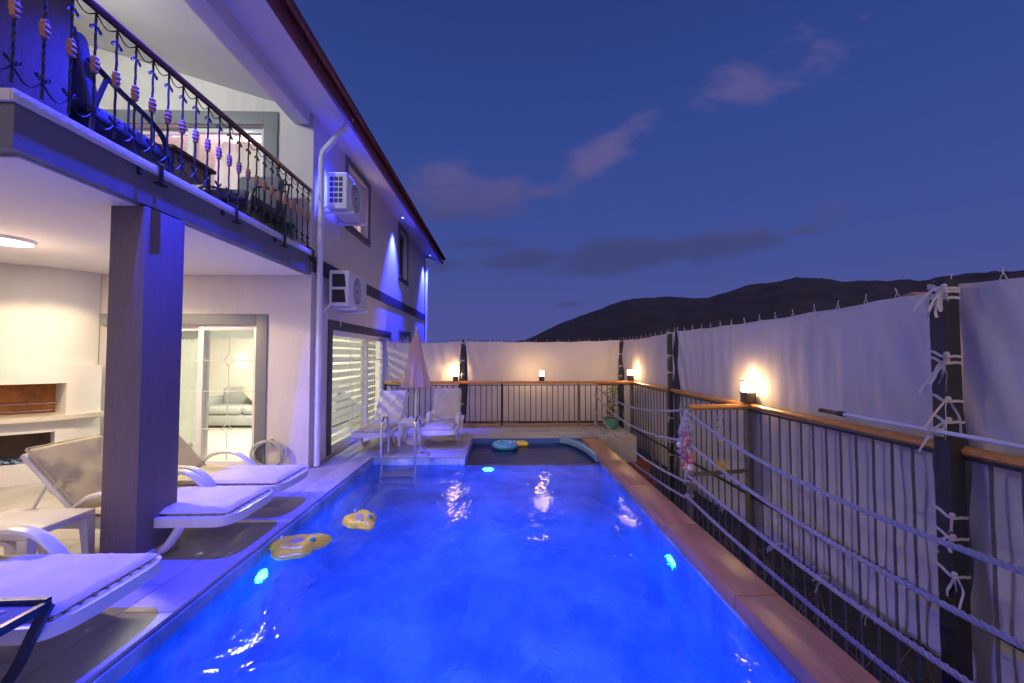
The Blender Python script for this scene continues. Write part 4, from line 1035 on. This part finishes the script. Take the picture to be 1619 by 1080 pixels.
# hanging decorations
ch = tag(empty('shell_wind_chime', (2.06, 4.53, .25)), 'macrame wind chime with pink and coral shells hanging on the rope post', 'wind chime')
mac = MB()
for k_ in range(14):
    a = 2 * math.pi * k_ / 14
    mac.tube([(.012 * math.cos(a), .012 * math.sin(a), .68), (.05 * math.cos(a), .05 * math.sin(a), .56), (.075 * math.cos(a), .075 * math.sin(a), .46), (.06 * math.cos(a + .2), .06 * math.sin(a + .2), .2)], .0042, 4)
    a2_ = a + 2 * math.pi / 14
    for (r1, z1, r2, z2) in ((.03, .62, .05, .56), (.05, .56, .068, .50), (.068, .50, .075, .45)):
        mac.tube([(r1 * math.cos(a), r1 * math.sin(a), z1), (r2 * math.cos(a2_), r2 * math.sin(a2_), z2)], .004, 4)
        mac.tube([(r1 * math.cos(a2_), r1 * math.sin(a2_), z1), (r2 * math.cos(a), r2 * math.sin(a), z2)], .004, 4)
mac.build('macrame', tie_m, ch)
def starfish(c, r, th, M3, m, nm, par):
    poly = []
    for i in range(10):
        a = math.pi / 2 + i * math.pi / 5; q = r if i % 2 == 0 else r * .34; poly.append((q * math.cos(a), q * math.sin(a)))
    vs = [Vector((x, y, 0)) for x, y in poly] + [Vector((0, 0, th)), Vector((0, 0, -th))]
    M_ = Matrix.Translation(c) @ M3.to_4x4()
    return MB().add([M_ @ v for v in vs], [(i, (i + 1) % 10, 10) for i in range(10)] + [((i + 1) % 10, i, 11) for i in range(10)]).build(nm, m, par, smooth=0)
cols = [mat('coral_shell', (.62, .17, .12), .5, .25, 30, .3, 60), mat('pink_shell', (.62, .26, .28), .5, .2, 30, .3, 60), mat('peach_shell', (.66, .38, .22), .5, .2, 30, .3, 60), mat('cream_shell', (.66, .56, .46), .5, .15, 30, .3, 60), mat('mauve_shell', (.36, .18, .26), .5, .2, 30, .3, 60)]
rnd = random.Random(5)
for i in range(30):
    z = .44 - .42 * (i / 30) ; a = rnd.uniform(0, 6.28); r_ = rnd.uniform(.03, .075) * (1 if z > .12 else .6); xoff = -.03 + .05 * (1 - z / .44)
    M3 = (Matrix.Rotation(rnd.uniform(-1, 1), 3, 'Z') @ Matrix.Rotation(R(90) + rnd.uniform(-.5, .5), 3, 'X') @ Matrix.Rotation(rnd.uniform(0, 6), 3, 'Z'))
    c_ = Vector((r_ * math.cos(a) + xoff, r_ * math.sin(a), z)); m_ = cols[(i * 7 + int(z * 10)) % 5] if z > .08 else cols[3]
    if i % 2: starfish(c_, rnd.uniform(.05, .075), .018, M3, m_, 'shell', ch)
    else:
        k_ = MB().lathe([(.005, -.045), (.026, -.026), (.036, 0), (.026, .024), (.005, .04)], (0, 0, 0), 8, wob=lambda p_, q_: .15 * (q_ % 2)); k_.v = [tuple(M3 @ Vector(v) + c_) for v in k_.v]; k_.build('shell', m_, ch)
gl_ = tag(empty('shell_garland', (2.50, 4.64, .42)), 'thin garland of white shells hanging from the cross rail', 'garland')
MB().tube([(0, 0, .50), (.0, .0, .08), (.02, 0, .0)], .003, 5).build('string', tie_m, gl_)
for i in range(46):
    z = .46 - .38 * (i / 46); a = rnd.uniform(0, 6.28); r_ = rnd.uniform(.008, .04) * (1 if z > .15 else .45)
    k_ = MB().lathe([(.003, -.014), (.010, -.006), (.013, .002), (.005, .013)], (0, 0, 0), 7); M3 = Matrix.Rotation(rnd.uniform(0, 6), 3, 'Y') @ Matrix.Rotation(rnd.uniform(0, 6), 3, 'X')
    k_.v = [tuple(M3 @ Vector(v) + Vector((r_ * math.cos(a), r_ * math.sin(a) * .6, z))) for v in k_.v]; k_.build('shell', cols[3] if i % 5 else tie_m, gl_)
sfh = tag(empty('yellow_starfish', (2.50, 4.62, .226)), 'yellow starfish standing on the cross bar below the shell garland', 'starfish')
arms_ = MB()
for a_, l_ in ((58, .125), (118, .115), (183, .085), (-5, .08), (-75, .03)):
    a_ = R(a_); arms_.tube([(0, 0, .03), (l_ * .5 * math.cos(a_), 0, .03 + l_ * .5 * math.sin(a_)), (l_ * math.cos(a_), -.004, max(.008, .03 + l_ * math.sin(a_)))], [.027, .02, .007], 8, flat=(1, .55))
arms_.build('body', mat('yellow_paint', (.74, .44, .015), .5, .12, 30, .4, 80), sfh)

# telescopic pole tied to the near post
tp = tag(empty('telescopic_pole', (2.735, 2.2, 1.06)), 'long white telescopic pool pole with black grip above the right rail', 'pole')
MB().tube([(0, -1.6, .0), (0, 1.02, .018)], .0135, 12).build('tube', mat('white_aluminium', (.68, .69, .72), .3, .05, 8), tp)
MB().tube([(0, 1.0, .018), (0, 1.06, .0185), (0, 1.07, .019), (0, 1.24, .02), (0, 1.25, .02)], [.021, .021, .0155, .0185, .016], 12).build('grip', mat('black_rubber', (.015, .015, .016), .6, .2, 30), tp)
for y in (.30, .33): MB().tube([(.022 * math.cos(R(a)), y + .01 * math.sin(R(a * 3)), .008 + .022 * math.sin(R(a))) for a in range(0, 360, 20)], .005, 5, closed=True).build('binding', tie_m, tp)

# potted plant
pt = tag(empty('potted_plant', (2.30, 8.62, 0)), 'leafy shrub in a green pot at the far right corner', 'plant')
MB().lathe([(.12, 0), (.135, .02), (.165, .19), (.18, .195), (.18, .225), (.165, .225), (.155, .19)], (0, 0, 0), 20).build('pot', mat('green_pot', (.10, .30, .20), .5, .15, 9), pt)
MB().lathe([(.155, .15), (.155, .195), (.05, .2)], (0, 0, 0), 16).build('soil', soil, pt)
st = MB(); lv = MB(); lv2 = MB()
for k_ in range(9):
    a = rnd.uniform(0, 6.28); top = rnd.uniform(.5, .85); sp = rnd.uniform(.05, .2)
    pts = spline([(.05 * math.cos(a), .05 * math.sin(a), .19), (.08 * math.cos(a), .08 * math.sin(a), .19 + top * .4), (sp * math.cos(a) , sp * math.sin(a), .15 + top)], 5)
    st.tube(pts, [.008 - .005 * i / (len(pts) - 1) for i in range(len(pts))], 5)
    for j in range(20):
        q = Vector(pts[rnd.randrange(3, len(pts))]); az = rnd.uniform(0, 6.28); pi_ = rnd.uniform(-.4, .7); d_ = Vector((math.cos(az) * math.cos(pi_), math.sin(az) * math.cos(pi_), math.sin(pi_))); s_ = d_.cross(Vector((0, 0, 1))).normalized(); ll = rnd.uniform(.06, .11)
        b0 = q + d_ * .012
        (lv if j % 4 else lv2).add([b0, b0 + d_ * ll * .5 + s_ * ll * .28, b0 + d_ * ll - Vector((0, 0, ll * .2)), b0 + d_ * ll * .5 - s_ * ll * .28], [(0, 1, 2), (0, 2, 3)])
st.build('stem', twigm, pt); lv.build('foliage', leafm, pt, smooth=0); lv2.build('yellow_foliage', mat('leaf_yellow', (.30, .26, .03), .6, .3, 40), pt, smooth=0)

# terracotta steps and neighbours on the lower level
stp = tag(empty('garden_steps', (2.3, 7.0, GZ)), 'red brick steps on the lower level behind the rope barrier', 'steps')
for i in range(6):
    MB().box((-.1, .7 - i * .32, -.02), (.50, .74 - (i - 1) * .32 - .04, 1.22 - i * .2), .01).build('step', terra, stp)
for (x, y) in ((.35, .2), (.30, -.3), (.25, -.75)):
    MB().box((x, y - .012, .3), (x + .02, y + .012, 1.75), .002).build('baluster', postm, stp)
wd = MB(); rnd2 = random.Random(11)
for k_ in range(260):
    x = rnd2.uniform(1.95, 4.2); y = rnd2.uniform(1.2, 7.5); 
    if 2.1 < x < 2.95 and y > 5: continue
    p = Vector((x, y, GZ)); d_ = Vector((rnd2.uniform(-.4, .4), rnd2.uniform(-.4, .4), 1)); q = [p]
    for i in range(4):
        d_ = (d_ + Vector((rnd2.uniform(-.5, .5), rnd2.uniform(-.5, .5), rnd2.uniform(-.3, .1)))).normalized(); q.append(q[-1] + d_ * rnd2.uniform(.06, .2))
    wd.tube(q, [.006, .005, .004, .003, .002], 4)
tag(wd.build('dry_weeds', twigm), 'tangled dry weeds on the dark ground below the right fence', 'weeds', kind='stuff')
nb = tag(empty('neighbour_house', (33, 27, -1.7)), 'peach roofed neighbouring house just showing above the right shade net', 'house')
MB().box((-7, -4, 0), (7, 4, 5.6)).build('wall', mat('peach_wall', (.62, .42, .33), .85, .06, 3, .2, 20), nb, smooth=0)
rfm = MB().add([(-7.6, -4.6, 5.4), (7.6, -4.6, 5.4), (7.6, 4.6, 5.4), (-7.6, 4.6, 5.4), (-5, 0, 7.6), (5, 0, 7.6)], [(0, 1, 5, 4), (2, 3, 4, 5), (1, 2, 5), (3, 0, 4), (3, 2, 1, 0)])
rfm.build('roof', mat('peach_roof_tile', (.55, .26, .18), .8, .15, 6, .3, 12), nb, smooth=0)
for x in (-4, 0, 4):
    f_ = MB().box((x - .7, -4.05, 2.9), (x + .7, -4.0, 4.3)).build('window', darkglass, nb); MB().box((x - .8, -4.1, 2.8), (x + .8, -4.0, 2.88)).build('sill', upvc, f_)
